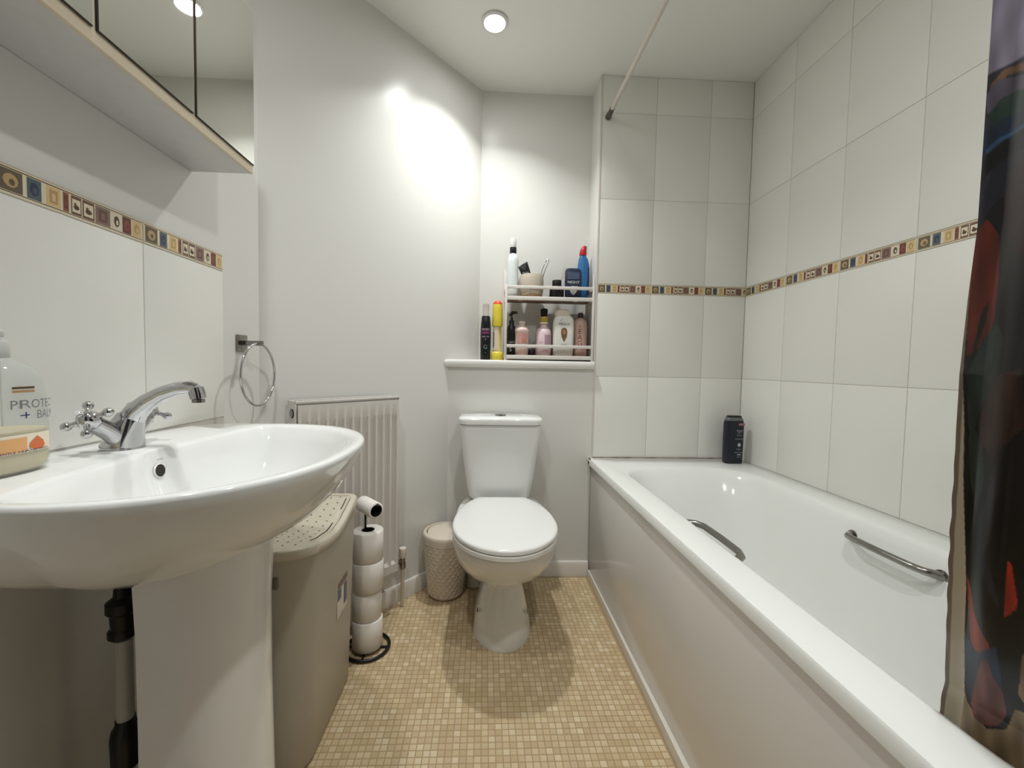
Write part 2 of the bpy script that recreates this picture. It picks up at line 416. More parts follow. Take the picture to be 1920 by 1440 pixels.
grab(1.087, -1, .900, 1.135, .512, .040).done('grab_handle', M_dchrome, tub)

# ------------------------------------------------------------------ shower rail and curtain
rl = thing('shower_rail', (.539, .60, 2.115), 'thin white shower rail running from the tiled back wall towards the camera', 'rail')
b = B(); b.cyl((.539, YF+.03, 2.115), (.539, 1.858, 2.115), .0085, n=18); b.done('rod', mat('rail_white', (206, 198, 188), 0.3), rl)
b = B(); b.lathe([(.0105, 0), (.0105, .025), (.0135, .055), (.0140, .062)], (.539, 1.8195, 2.115), 20, rot=Matrix.Rotation(-PI/2, 3, 'X')); b.done('rubber_end_cap', M_rubber, rl)
b = B(); b.lathe([(.0105, 0), (.0105, .025), (.0135, .055), (.0140, .062)], (.539, YF+.064, 2.115), 20, rot=Matrix.Rotation(PI/2, 3, 'X')); b.done('rubber_end_cap', M_rubber, rl)

PR = {
'tan':[(0.434,1.298),(0.424,1.308),(0.405,1.304),(0.404,1.295),(0.421,1.3),(0.433,1.291)],
'lilac':[(0.437,1.289),(0.428,1.3),(0.404,1.291),(0.403,1.267),(0.422,1.268),(0.435,1.268)],
'green':[(0.433,1.267),(0.425,1.278),(0.412,1.279),(0.403,1.275),(0.401,1.248),(0.416,1.249),(0.431,1.246)],
'teal':[(0.437,1.226),(0.437,1.251),(0.421,1.256),(0.402,1.254),(0.401,1.237),(0.416,1.238),(0.428,1.232)],
'ltblue':[(0.434,1.23),(0.424,1.238),(0.401,1.241),(0.401,1.237),(0.422,1.233),(0.433,1.225)],
'black':[(0.438,1.195),(0.436,1.22),(0.42,1.233),(0.401,1.235),(0.4,1.216),(0.416,1.216),(0.428,1.208)],
'slate':[(0.438,1.141),(0.438,1.194),(0.425,1.208),(0.416,1.211),(0.416,1.178),(0.425,1.165)],
'maroon':[(0.415,1.156),(0.413,1.199),(0.399,1.202),(0.393,1.106),(0.406,1.115)],
'rust':[(0.440,1.047),(0.440,1.14),(0.429,1.155),(0.419,1.135),(0.416,1.089),(0.417,1.045),(0.423,1.022),(0.439,1.005)],
'dkgreen':[(0.434,1.011),(0.429,1.052),(0.424,1.065),(0.425,1.046),(0.431,1.017)],
'tealgrey':[(0.441,0.939),(0.438,0.988),(0.427,1.023),(0.414,1.044),(0.405,1.021),(0.409,0.988),(0.42,0.971),(0.432,0.94),(0.442,0.896)],
'brown':[(0.433,0.934),(0.42,0.968),(0.405,0.988),(0.387,0.994),(0.389,0.935),(0.419,0.895),(0.432,0.91)],
'greenleaf':[(0.443,0.914),(0.436,0.928),(0.43,0.905),(0.429,0.869),(0.435,0.849),(0.442,0.831),(0.445,0.864)],
'slateleaf':[(0.442,0.803),(0.437,0.827),(0.434,0.826),(0.431,0.783),(0.425,0.749),(0.423,0.726),(0.428,0.729),(0.435,0.75),(0.442,0.778)],
'orange':[(0.457,0.748),(0.454,0.733),(0.45,0.703),(0.444,0.688),(0.435,0.674),(0.44,0.655),(0.45,0.651),(0.458,0.665),(0.459,0.704)],
'coral':[(0.41,0.781),(0.409,0.741),(0.411,0.73),(0.421,0.715),(0.418,0.747),(0.413,0.786)],
'bluegrey':[(0.466,0.673),(0.456,0.656),(0.446,0.657),(0.429,0.679),(0.428,0.635),(0.428,0.609),(0.445,0.635),(0.461,0.588),(0.469,0.603)],
'beige':[(0.489,0.50),(0.476,0.601),(0.466,0.580),(0.443,0.567),(0.429,0.579),(0.421,0.61),(0.395,0.621),(0.395,0.50)],
'pinkbrown':[(0.462,0.583),(0.457,0.607),(0.446,0.647),(0.439,0.655),(0.435,0.636),(0.428,0.622),(0.427,0.598),(0.434,0.577),(0.443,0.569),(0.456,0.569)],
'sand':[(0.417,0.631),(0.411,0.679),(0.4,0.705),(0.402,0.644),(0.41,0.619)]}
PC = {'tan':(150,125,96),'lilac':(128,122,134),'green':(70,104,92),'teal':(58,86,108),'ltblue':(94,124,148),'black':(22,20,24),'slate':(82,80,98),
'maroon':(96,54,54),'rust':(140,82,66),'dkgreen':(72,66,60),'tealgrey':(92,104,98),'brown':(108,84,74),'greenleaf':(92,106,98),'slateleaf':(78,86,94),
'orange':(170,112,92),'coral':(190,104,86),'bluegrey':(92,104,124),'beige':(170,158,140),'pinkbrown':(150,112,106),'sand':(168,150,130)}
PB = {k: (min(p[1] for p in v), max(p[1] for p in v), min(p[0] for p in v), max(p[0] for p in v)) for k, v in PR.items()}
def inpoly(p, q):
    x, y = p; c = False; j = len(q)-1
    for i in range(len(q)):
        if (q[i][1] > y) != (q[j][1] > y) and x < (q[j][0]-q[i][0])*(y-q[i][1])/(q[j][1]-q[i][1])+q[i][0]: c = not c
        j = i
    return c
def hem_y(z):                                  # how far the free edge of the curtain reaches
    K = [(2.2, .438), (1.15, .4365), (1.07, .441), (.987, .444), (.925, .452), (.86, .460), (.792, .469), (.721, .477), (.646, .485), (.569, .493), (.40, .505)]
    for (a, p), (c, q) in zip(K[:-1], K[1:]):
        if z >= c: return mix(q, p, (z-c)/(a-c))
    return .505
def print_edge(z):
    K = [(2.2, .438), (1.071, .439), (.987, .440), (.926, .444), (.863, .450), (.798, .454), (.731, .458), (.66, .465), (.588, .470), (.40, .474)]
    for (a, p), (c, q) in zip(K[:-1], K[1:]):
        if z >= c: return mix(q, p, (z-c)/(a-c))
    return .474
def ccol(y, z):
    if y > print_edge(z)+.0005: 
        return (214, 207, 194) if hem_y(z)-y > .0045 else (176, 166, 156)
    if z > 1.31: base = (176, 170, 182)
    elif z > 1.2: base = (92, 88, 102)
    else: base = (66, 62, 62) if z > .85 else (28, 26, 30)
    yy = y
    while yy < .385: yy += .062               # the print repeats along the cloth
    c = base
    for k, pl in PR.items():
        bb = PB[k]
        if z < bb[0] or z > bb[1] or yy < bb[2] or yy > bb[3]: continue
        if inpoly((yy, z), pl): c = tuple(min(230, v*1.08) for v in PC[k])
    n = math.sin(yy*310+z*23)*math.sin(z*57-yy*90)
    return tuple(max(0, v*(1+.07*n)) for v in c)
b = B(); cl = b.bm.loops.layers.color.new('print'); NZ, NY = 1050, 180
zs = [mix(2.095, .505, i/NZ) for i in range(NZ+1)]
grid = []; colr = []
for z in zs:
    row = []; cr = []
    ye = hem_y(z); xb = .540+.066*max(0, min(1, (.987-z)/.40))
    for j in range(NY+1):
        t_ = j/NY; d = (t_*0.07) if j <= 80*1 and False else None
        s = (j/140)**1.3*.115 if j <= 140 else .115+(j-140)/40*.40
        y = ye-s
        wl = max(0, min(1, (1.05-z)/.3)); fold = .0035*math.sin(s*95+.5*math.sin(z*3))*min(1, s/.02)+(.012*math.sin(s*60)*min(1, max(0, s-.10)/.05))
        wl = max(0, min(1, (1.05-z)/.3)); wob = .0004*wl*math.sin(z*160)*math.exp(-s/.004)
        row.append(b.bm.verts.new((xb+fold+.0006*wl*math.sin(z*140)*math.exp(-s/.006), y+wob, z))); cr.append(ccol(y, z) if y < .37 else tuple((p+q_+r_)/3 for p, q_, r_ in zip(ccol(y, z), ccol(y+.0005, z+.0007), ccol(y-.0004, z-.0007))))
    grid.append(row); colr.append(cr)
for i in range(NZ):
    for j in range(NY):
        f = b.bm.faces.new((grid[i][j], grid[i][j+1], grid[i+1][j+1], grid[i+1][j]))
        for lp, (a, c) in zip(f.loops, ((i, j), (i, j+1), (i+1, j+1), (i+1, j))):
            q = srgb(*colr[a][c]); lp[cl] = q
mc = mat('curtain_print', (90, 80, 80), 0.24, spec=0.5, bump=(500, .06, .001))
at = mc.node_tree.nodes.new('ShaderNodeVertexColor'); at.layer_name = 'print'
mc.node_tree.links.new(at.outputs['Color'], mc.node_tree.nodes['Principled BSDF'].inputs['Base Color'])
ct = thing('shower_curtain', (.545, .25, .47), 'dark shower curtain with an abstract coloured print, hanging inside the bath', 'curtain')
co = b.done('cloth', mc, ct, smooth=180, fix=False)
sd = co.modifiers.new('thickness', 'SOLIDIFY'); sd.thickness = .0006; sd.offset = 0
b = B()
for k in range(9):
    y = .425-.055*k
    b.tube([(.539+.0145*math.sin(2*PI*i/20), y, 2.1105+.0145*math.cos(2*PI*i/20)) for i in range(20)], .0016, 8, closed=True)
    if k < 8: o_ = b.done('curtain_ring', M_white, ct); b = B()
o_ = b.done('curtain_ring', M_white, ct)

# ------------------------------------------------------------------ wash basin (ceramic on its pedestal)
SY = 0.727
ws = thing('wash_basin', (-.50, SY, 0), 'white ceramic pedestal wash basin on the left wall', 'basin')
NB = 144
def outl(ax, ay, xc, n, z, xr, k=1.0, yr=None):
    """plan of the basin: super-ellipse towards the room, drawn back to the wall at xr"""
    r = []
    for i in range(NB):
        a = 2*PI*i/NB; c, s = math.cos(a), math.sin(a)
        if c >= 0:
            x = xc+ax*abs(c)**(2/n); y = ay*math.copysign(abs(s)**(2/n), s)
        else:
            u = abs(c)
            x = xc-(xc-xr)*u**(2/5.0); y = (ay*.985)*math.copysign(abs(s)**(2/5.0), s)*(1-.03*u)
        r.append((x, SY+y, z))
    return r
XW = XL+.0048
RB = [outl(.060, .10, -.50, 2.2, .669, -.60), outl(.090, .135, -.50, 2.2, .672, -.67), outl(.130, .180, -.50, 2.2, .683, XW),
      outl(.168, .215, -.50, 2.2, .702, XW), outl(.204, .245, -.50, 2.2, .723, XW), outl(.234, .269, -.50, 2.25, .755, XW),
      outl(.256, .287, -.50, 2.3, .790, XW), outl(.267, .297, -.50, 2.3, .815, XW), outl(.271, .3005, -.50, 2.3, .827, XW),
      outl(.270, .300, -.50, 2.3, .8325, XW), outl(.266, .297, -.50, 2.3, .8345, XW)]
def inl(ax, ay, xc, n, z, back, notch):
    r = []
    for i in range(NB):
        a = 2*PI*i/NB; c, s = math.cos(a), math.sin(a)
        y = ay*math.copysign(abs(s)**(2/n), s)
        if c >= 0: x = xc+ax*abs(c)**(2/n)
        else:
            x = xc-back*abs(c)**(2/2.6)
            g = max(0, 1-(abs((y+.012)/.026))**6) if c < -.5 else 0
            x -= notch*g
        r.append((x, SY+y, z))
    return r
RB += [inl(.254, .285, -.50, 2.3, .8340, .062, 0), inl(.246, .277, -.50, 2.3, .831, .056, .004), inl(.238, .270, -.50, 2.3, .826, .052, .008), inl(.216, .248, -.49, 2.3, .800, .054, .010),
       inl(.196, .226, -.485, 2.25, .765, .050, .010), inl(.166, .192, -.475, 2.2, .730, .050, .006), inl(.122, .142, -.465, 2.1, .702, .05, 0),
       inl(.070, .080, -.450, 2, .690, .045, 0), inl(.024, .026, -.445, 2, .686, .024, 0)]
b = B(); b.rings(RB, cap0=True, cap1=True); bas = b.done('basin', M_cer, ws, smooth=60)
b = B(); b.lathe([(.0235, 0), (.0235, .003), (.016, .004), (.003, .0045)], (-.4455, SY, .6865), 24); b.done('waste', M_chrome, ws)
# overflow: solid dark disc painting the hole's shade, in the notch below the tap
b = B(); rot = Matrix.Rotation(PI/2, 3, 'Y')
b.lathe([(.0114, .0), (.0120, .002), (.0110, .0035), (.0106, .0036)], (-.5525, .7155, .797), 28, rot=Matrix.Rotation(PI/2-.15, 3, 'Y'), cap1=False); b.done('overflow_rim', M_cer, ws)
b = B(); b.lathe([(.0106, .0), (.0106, .0034)], (-.5525, .7155, .797), 28, rot=Matrix.Rotation(PI/2-.15, 3, 'Y')); b.done('overflow_shade_disc', M_dark, ws)
b = B(); b.text('VITREA', .0045, lambda u, v: Vector((-.5495-.0, .7155+u, .8165+v))); b.done('maker_mark', mat('grey_print', (120, 124, 132), .5), ws, smooth=0)
# pedestal: D shaped, open at the back
def ped(k, z, ex=0):
    r = []; xb, xf, hw = -.520, -.385+ex, .102*k
    for i in range(33):
        a = -PI/2+PI*i/32
        r.append((-.462+(xf+.462)*math.cos(a)**.85 if math.cos(a) > 0 else -.462, SY-.005+hw*math.sin(a), z))
    r = [(xb, SY-.005-hw, z)]+r+[(xb, SY-.005+hw, z)]
    r += [(xb, SY-.005+hw-.014, z)]
    for i in range(32, -1, -1):
        a = -PI/2+PI*i/32
        r.append((-.462+(xf+.462-.014)*max(0, math.cos(a))**.85, SY-.005+(hw-.014)*math.sin(a), z))
    r += [(xb, SY-.005-hw+.014, z)]
    return r
b = B(); b.rings([ped(1.04, .001, .012), ped(1.02, .06, .009), ped(.98, .2, .004), ped(.96, .40, 0), ped(.97, .56, .0), ped(1.02, .67, .006), ped(1.05, .69, .01)]); b.done('pedestal', M_cer, ws, smooth=50)

# monobloc tap with two cross-head handles
tp = thing('basin_tap', (-.615, .722, .8345), 'chrome mixer tap with two cross-head handles on the white basin', 'tap')
b = B(); tz = .8345
b.rings([[(-.615+(x)*1.0, .722+y, tz) for x, y in rrect(0, 0, .030, .028, .026, 6)], [(-.615+x, .722+y, tz+.006) for x, y in rrect(0, 0, .030, .028, .026, 6)],
         [(-.612+x, .722+y, tz+.020) for x, y in rrect(0, 0, .026, .025, .023, 6)], [(-.606+x, .722+y, tz+.045) for x, y in rrect(0, 0, .024, .022, .02, 6)],
         [(-.600+x, .722+y, tz+.062) for x, y in rrect(0, 0, .018, .016, .015, 6)]])
b.tube([(-.606, .722, tz+.040), (-.592, .722, tz+.062), (-.572, .722, tz+.080), (-.548, .722, tz+.094), (-.522, .722, tz+.103), (-.503, .722, tz+.105), (-.490, .722, tz+.101)],
       [.020, .0175, .0145, .0125, .0115, .0118, .0105], 18)
b.tube([(-.493, .722, tz+.104), (-.490, .722, tz+.093), (-.489, .722, tz+.086)], [.0118, .0122, .0118], 18)
for sg in (-1, 1):
    b.tube([(-.612, .722+sg*.008, tz+.014), (-.614, .722+sg*.030, tz+.034), (-.616, .722+sg*.050, tz+.049)], [.016, .0145, .0135], 16)
b.done('tap_body', M_chrome, tp, smooth=50)
b = B(); b.lathe([(.0095, -.006), (.0095, 0)], (-.4888, .722, tz+.0855), 18); b.done('aerator', M_dchrome, tp)
for sg in (-1, 1):
    ax = Vector((-.04, sg*.80, .60)).normalized(); c0 = Vector((-.617, .722+sg*.056, tz+.054))
    h = B(); h.tube([c0-ax*.008, c0, c0+ax*.004, c0+ax*.012, c0+ax*.017], [.0135, .0155, .0155, .011, .006], 18)
    u = ax.cross(Vector((1, 0, 0))).normalized(); v = ax.cross(u)
    h.ball(c0+ax*.0185, .0045)
    for k in range(4):
        a = PI/4*.6+PI/2*k; d = u*math.cos(a)+v*math.sin(a); q0 = c0+ax*.004
        h.tube([q0+d*.008, q0+d*.019, q0+d*.023], [.0048, .0036, .0045], 10)
        h.ball(q0+d*.0285, .0073)
    ho = h.done('cross_handle', M_chrome, tp, smooth=60)
    b = B(); e0 = c0+ax*.0228
    q = ax.to_track_quat('Z', 'Y').to_matrix(); b.lathe([(.0042, 0), (.0036, .0012), (.001, .0016)], e0, 14, rot=q)
    b.done('indicator_cap', mat('indicator_white', (228, 228, 230), .2), tp)

# waste pipework behind the pedestal
wp = thing('waste_pipe', (-.615, .714, 0), 'white waste pipe with black trap and couplings behind the basin pedestal', 'pipe')
b = B(); b.cyl((-.615, .714, .002), (-.615, .714, .30), .0125, n=20); b.cyl((-.615, .714, .36), (-.615, .714, .53), .0125, n=20); b.cyl((-.615, .714, .58), (-.615, .714, .62), .006, n=14)
b.done('pipe', mat('pipe_white', (196, 192, 184), .35), wp)
b = B(); b.lathe([(.014, .275), (.021, .28), (.022, .33), (.0195, .345), (.015, .352), (.014, .362)], (-.615, .714, 0), 22)
b.tube([(-.615, .714, .335), (-.612, .728, .35)], [.012, .014], 14); b.done('lower_coupling', M_black, wp)
b = B(); b.lathe([(.014, .505), (.021, .512), (.021, .522), (.017, .527), (.018, .55), (.023, .556), (.023, .572), (.013, .58), (.010, .61), (.011, .625), (.030, .632), (.030, .637)], (-.615, .714, 0), 24)
b.tube([(-.615, .714, .545), (-.596, .742, .555), (-.58, .765, .57)], [.016, .02, .022], 16); b.done('trap', M_black, wp)
b = B(); b.tube([(-.640, .742, .002), (-.640, .742, .60)], .008, 14); b.done('supply_pipe', mat('supply_copper', (150, 120, 96), .35, metal=.4), wp)

# soap bottle on the basin deck
sb = thing('soap_bottle', (-.630, .550, .8350), 'clear pump bottle of cream hand wash with an orange label on the basin', 'bottle')
def oval(c, ax, ay, z, n=40, e=2.6):
    r = []
    for i in range(n):
        a = 2*PI*i/n; x = ax*math.copysign(abs(math.cos(a))**(2/e), math.cos(a)); y = ay*math.copysign(abs(math.sin(a))**(2/e), math.sin(a))
        # the broad side faces the room
        r.append((c[0]+x, c[1]+y, z))
    return r
C_ = (-.630, .550); zb = .8350
M_clear = mat('clear_plastic', (206, 212, 208), 0.06, alpha=.28)
shell = [(.030, .046, 0), (.035, .052, .004), (.037, .054, .015), (.0368, .0535, .060), (.036, .052, .100), (.034, .048, .122), (.029, .040, .136), (.020, .024, .145), (.016, .016, .150), (.0155, .0155, .158)]
b = B(); b.rings([oval(C_, a, c, zb+z) for a, c, z in shell]); b.done('bottle_body', M_clear, sb, smooth=50)
b = B(); b.rings([oval(C_, a-.0018, c-.0018, zb+z) for a, c, z in [(.030, .046, .002), (.035, .052, .006), (.037, .054, .015), (.0368, .0535, .046), (.0366, .053, .056)]])
b.done('liquid', mat('cream_soap', (226, 210, 170), .35), sb, smooth=50)
b = B(); b.lathe([(.0165, .150), (.0175, .152), (.0175, .170), (.0165, .172), (.009, .174), (.0065, .176), (.0065, .180)], (*C_, zb), 28)
b.tube([(C_[0]+.002, C_[1], zb+.181), (C_[0]-.02, C_[1]-.012, zb+.181), (C_[0]-.036, C_[1]-.022, zb+.177)], [.0065, .006, .005], 12)
b.lathe([(.0125, .177), (.013, .178), (.013, .184), (.011, .186)], (*C_, zb), 24); b.done('pump_cap', mat('grey_translucent_cap', (190, 190, 186), .35), sb)
b = B(); b.tube([(C_[0], C_[1], zb+.15), (C_[0]+.002, C_[1]+.004, zb+.06)], .003, 8); b.done('dip_tube', M_white, sb)
def onbot(u, v, off=.0006):          # wraps a print round the front of the oval bottle; u runs round from the side that faces the camera
    a = u/.045-.10; e = 2.6
    cx, cs = math.cos(a), math.sin(a)
    k = 1.0
    return Vector((C_[0]+(.0372+off)*math.copysign(abs(cx)**(2/e), cx), C_[1]+(.0542+off)*math.copysign(abs(cs)**(2/e), cs), zb+v))
def patch(b, poly, off, fn=onbot, n=10):
    (u0, v0), (u1, v1) = poly
    for i in range(n):
        for j in range(4):
            a, c = mix(u0, u1, i/n), mix(u0, u1, (i+1)/n); d, e = mix(v0, v1, j/4), mix(v0, v1, (j+1)/4)
            b.face([fn(a, d, off), fn(c, d, off), fn(c, e, off), fn(a, e, off)])
b = B(); b.mi = 0; patch(b, ((-.020, .028), (.034, .052)), .0008); b.mi = 1; patch(b, ((-.018, .0295), (.006, .048)), .0012, n=6);
b.mi = 2; pts = [(.014, .048), (.008, .040), (.007, .034), (.012, .030), (.019, .030), (.023, .034), (.021, .041)]; b.face([onbot(u, v, .0014) for u, v in pts])
b.mi = 3; b.text('GENTLE HAND WASH', .0042, lambda u, v: onbot(u+.006, v+.0300, .0018))
b.done('front_label', [mat('label_pale', (238, 226, 204), .4), mat('label_orange', (226, 172, 116), .4), mat('label_deep_orange', (214, 112, 62), .4), mat('label_blue', (40, 44, 110), .4)], sb, smooth=0, fix=False)
for v_, m_ in ((.1105, mat('brand_dark_brown', (88, 66, 36), .4)), (.1060, mat('brand_tan', (166, 128, 86), .4))):
    b = B(); patch(b, ((-.001, v_), (.013, v_+.0030)), .0012, n=4); b.done('brand_bar', m_, sb, smooth=0, fix=False)
b = B(); b.text('PROTECT', .0135, lambda u, v: onbot(u*.82+.021, v*1.2+.0900, .0012)); b.mi = 0; b.text('BALM', .0135, lambda u, v: onbot(u*.82+.028, v*1.2+.0755, .0012))
b.mi = 1; b.text('+', .017, lambda u, v: onbot(u*.6+.006, v+.0755, .0012)); b.done('lettering', [mat('lettering_grey', (112, 114, 118), .5), MATS['label_blue']], sb, smooth=0, fix=False)

# ------------------------------------------------------------------ mirrored wall cabinet
CX = -.5505; cb = thing('mirror_cabinet', (-.625, .72, 1.43), 'white wall cabinet with mirrored doors above the basin', 'cabinet')
cy0, cy1, cz0, cz1 = .415, 1.018, 1.4285, 1.800
b = B(); b.box(XL+.001, CX-.012, cy0, cy1, cz0+.0005, cz1, .0015); b.done('body', M_mel, cb)
b = B(); b.box(CX-.0125, CX-.0045, cy0, cy1, cz0, cz1, .001); b.done('front_edge', M_cream, cb)
dy = [(.418, .6165), (.6225, .8150), (.8210, 1.0160)]
for i, (a, c) in enumerate(dy):
    b = B(); b.box(CX-.0042, CX-.0008, a, c, cz0+.018, cz1-.006, .0012); d = b.done('door', M_desil, cb)
    d['label'] = 'mirrored door with a dark worn edge'
    bb = B(); e = .0016; bb.box(CX-.0009, CX, a+e, c-e, cz0+.018+e, cz1-.006-e, 0)
    bb.done('mirror_pane', M_mirror, d, smooth=0)

# ------------------------------------------------------------------ towel ring
tr = thing('towel_ring', (XL, 1.203, 1.035), 'chrome towel ring on a square wall plate above the basin', 'towel ring')
b = B(); b.box(XL+.0005, XL+.006, 1.180, 1.228, 1.012, 1.060, .0015); b.done('wall_plate', M_dchrome, tr)
b = B(); b.box(XL+.006, XL+.062, 1.196, 1.210, 1.030, 1.044, .0015); b.done('arm', M_dchrome, tr)
b = B(); rc = Vector((XL+.050, 1.203, .9475)); b.tube([rc+Vector((.0, .088*math.sin(2*PI*i/48), .088*math.cos(2*PI*i/48))) for i in range(48)], .0036, 12, closed=True)
b.done('ring', M_chrome, tr, smooth=180)

# ------------------------------------------------------------------ radiator on the angled wall (local frame: x along the wall, -y into the room)
ang = math.atan2(AD.y, AD.x)
rd = thing('radiator', (AS.x, AS.y, 0.0), 'white ribbed panel radiator under the plain angled wall', 'radiator', rz=ang)
x0, x1, z0, z1, yf = .078, .464, .164, .862, -.080
b = B(); b.box(x0+.004, x1-.004, -.032, -.024, z0+.01, z1-.012); b.done('back_panel', M_radd, rd, local=True)
b = B(); g = .0335; nb = 11; wg = .010
# fluted front: flat rim with pressed ribs standing proud between narrow grooves
pitch = (x1-x0-.016)/(nb+1); xs_ = [(x0+.003, 0)]
for k in range(nb+1):
    xa_ = x0+.008+pitch*k
    xs_ += [(xa_+.0035, 0), (xa_+.0065, 1), (xa_+pitch-.0065, 1), (xa_+pitch-.0035, 0)]
xs_.append((x1-.003, 0))
zs_ = [(z0+.012, 0), (z0+.044, 0), (z0+.056, 1), (z1-.082, 1), (z1-.066, 0), (z1-.014, 0)]
fr = [[(x, yf+.0085*dx*dz, z) for x, dx in xs_] for z, dz in zs_]
b.rings([[(x, yf+.013, z0+.012) for x, _ in xs_]]+fr+[[(x, yf+.013, z1-.014) for x, _ in xs_]], cap0=False, cap1=False, closed=False)
b.done('front_panel', M_rad, rd, local=True)
for xs in ((x0-.003, x0+.0005), (x1-.0005, x1+.003)):
    b = B(); b.box(xs[0], xs[1], yf+.004, -.018, z0+.008, z1, .001); b.done('side_cover', M_rad, rd, local=True)
b = B(); b.box(x0-.003, x1+.003, -.028, -.018, z1-.004, z1, .0012); b.box(x0-.003, x1+.003, yf+.002, yf+.014, z1-.008, z1, .002)
for k in range(26): b.box(x0+.006+k*.0148, x0+.010+k*.0148, yf+.012, -.026, z1-.006, z1-.002)
b.done('top_grille', M_rad, rd, local=True)
b = B(); b.lathe([(.0125, 0), (.0125, .003), (.009, .0045), (.004, .005)], (x0-.003, -.052, z1-.040), 22, rot=Matrix.Rotation(-PI/2, 3, 'Y')); b.done('blanking_plug', M_dchrome, rd, local=True)
b = B(); b.lathe([(.0145, 0), (.0145, .0018)], (x0-.003, -.052, z1-.040), 22, rot=Matrix.Rotation(-PI/2, 3, 'Y')); b.done('plug_washer', M_dark, rd, local=True)
for xs in (.14, .40):
    b = B(); b.box(xs, xs+.03, -.026, -.001, .25, .75, .001); b.done('wall_bracket', M_rad, rd, local=True)
vx = .507
b = B(); b.cyl((vx, -.048, .002), (vx, -.048, .165), .0075, n=16); b.done('supply_pipe', mat('pipe_painted', (206, 192, 172), .4), rd, local=True)
b = B(); b.lathe([(.0085, .155), (.012, .160), (.013, .178), (.010, .186), (.011, .200), (.0115, .206)], (vx, -.048, 0), 18)
b.tube([(vx, -.048, .188), (vx-.020, -.048, .190), (x1-.002, -.048, .192)], [.008, .009, .011], 12); b.done('valve_body', M_dchrome, rd, local=True)
b = B(); b.lathe([(.0105, .200), (.0130, .206), (.0145, .236), (.0135, .242), (.004, .243)], (vx, -.048, 0), 20); b.done('valve_cap', mat('valve_cream', (224, 214, 198), .4), rd, local=True)

# ------------------------------------------------------------------ toilet
TX = .074
to = thing('toilet', (TX+.005, 1.60, 0), 'white close-coupled toilet with a closed round lid', 'toilet')
NT = 56
def tring(hw, yf_, yb_, z, xc=TX+.006, ym=None, e=2.0, eb=3.0):
    ym = ym if ym is not None else yf_+hw*1.15
    r = []
    for i in range(NT):
        a = 2*PI*i/NT; c, s = math.cos(a), math.sin(a)
        x = xc+hw*math.copysign(abs(c)**(2/(e if s < 0 else eb)), c)
        y = ym+(ym-yf_)*math.copysign(abs(s)**(2/e), s) if s < 0 else ym+(yb_-ym)*abs(s)**(2/eb)
        r.append((x, y, z))
    return r
b = B()
b.rings([tring(.106, 1.362, 1.700, .0, ym=1.50), tring(.108, 1.360, 1.700, .012, ym=1.50), tring(.1, 1.368, 1.70, .06, ym=1.50), tring(.087, 1.385, 1.70, .12, ym=1.50), tring(.073, 1.400, 1.71, .18, ym=1.50),
         tring(.070, 1.405, 1.72, .203, ym=1.5), tring(.092, 1.375, 1.73, .228, ym=1.49), tring(.128, 1.325, 1.74, .255, ym=1.47), tring(.152, 1.285, 1.76, .280, ym=1.46), tring(.171, 1.247, 1.79, .318, ym=1.45),
         tring(.181, 1.220, 1.82, .355, ym=1.45), tring(.185, 1.208, 1.86, .380, ym=1.45, eb=4), tring(.184, 1.207, 1.865, .392, ym=1.45, eb=4), tring(.178, 1.213, 1.86, .3955, ym=1.45, eb=4)])
b.done('pan', M_cer, to, smooth=60)
def lidring(g, z, yb_=1.716, hwb=.088):
    pts = []; hw = .186-g; yf_ = 1.197+g; ym = 1.43; xc = TX+.0075
    for i in range(41):
        a = PI+PI*i/40; pts.append((xc+hw*math.cos(a), ym+(ym-yf_)*math.sin(a), z))
    for i in range(1, 15):
        t_ = i/15; a = t_*math.acos(hwb/.186)
        pts.append((xc+hw*math.cos(a), ym+(yb_-g*.3-ym)*math.sin(a)/math.sin(math.acos(hwb/.186)), z))
    n = len(pts)
    for i in range(14, -1, -1):
        pp = pts[41+i-1] if i > 0 else None
        if pp: pts.append((2*xc-pp[0], pp[1], z))
    return pts
b = B(); b.rings([lidring(.006, .3965), lidring(.0, .399), lidring(.0, .411), lidring(.004, .414)]); b.done('seat', M_seat, to, smooth=50)
b = B(); b.rings([lidring(.004, .4155), lidring(.001, .418), lidring(.001, .427), lidring(.004, .4315), lidring(.012, .4335), lidring(.06, .4345)]); b.done('lid', M_seat, to, smooth=50)
for sx_ in (-.06, .06):
    b = B(); b.cyl((TX+.0075+sx_-.014, 1.728, .412), (TX+.0075+sx_+.014, 1.728, .412), .009, n=16); b.box(TX+.0075+sx_-.012, TX+.0075+sx_+.012, 1.72, 1.736, .396, .412, .002); b.done('hinge', M_seat, to)
def cring(hw, yf_, z, r=.03, bow=.012):
    pts = []
    for x, y in rrect(0, 0, hw, (1.868-yf_)/2, r, 8):
        yy = (1.868+yf_)/2+y
        if y < 0: yy -= bow*(1-(x/hw)**2)
        pts.append((TX-.001+x, yy, z))
    return pts
b = B(); b.rings([cring(.112, 1.755, .396, .03), cring(.135, 1.745, .42, .03), cring(.148, 1.735, .50, .03), cring(.160, 1.728, .60, .03), cring(.171, 1.722, .70, .03), cring(.173, 1.721, .733, .03)])
b.done('cistern', M_cer, to, smooth=50)
b = B(); b.rings([cring(.172, 1.720, .734, .034), cring(.1785, 1.712, .737, .038), cring(.180, 1.711, .754, .038), cring(.178, 1.713, .7615, .038), cring(.170, 1.72, .7655, .036), cring(.10, 1.76, .767, .03)])
b.done('cistern_lid', M_cer, to, smooth=50)
b = B(); b.lathe([(.0235, .765), (.0245, .768), (.0235, .7715)], (TX, 1.795, 0), 28); fb = b.done('flush_button', M_dchrome, to)
b = B(); b.lathe([(.0215, .7716), (.0205, .7745), (.010, .7760), (.001, .7762)], (TX, 1.795, 0), 28); b.done('button_cap', M_chrome, fb)
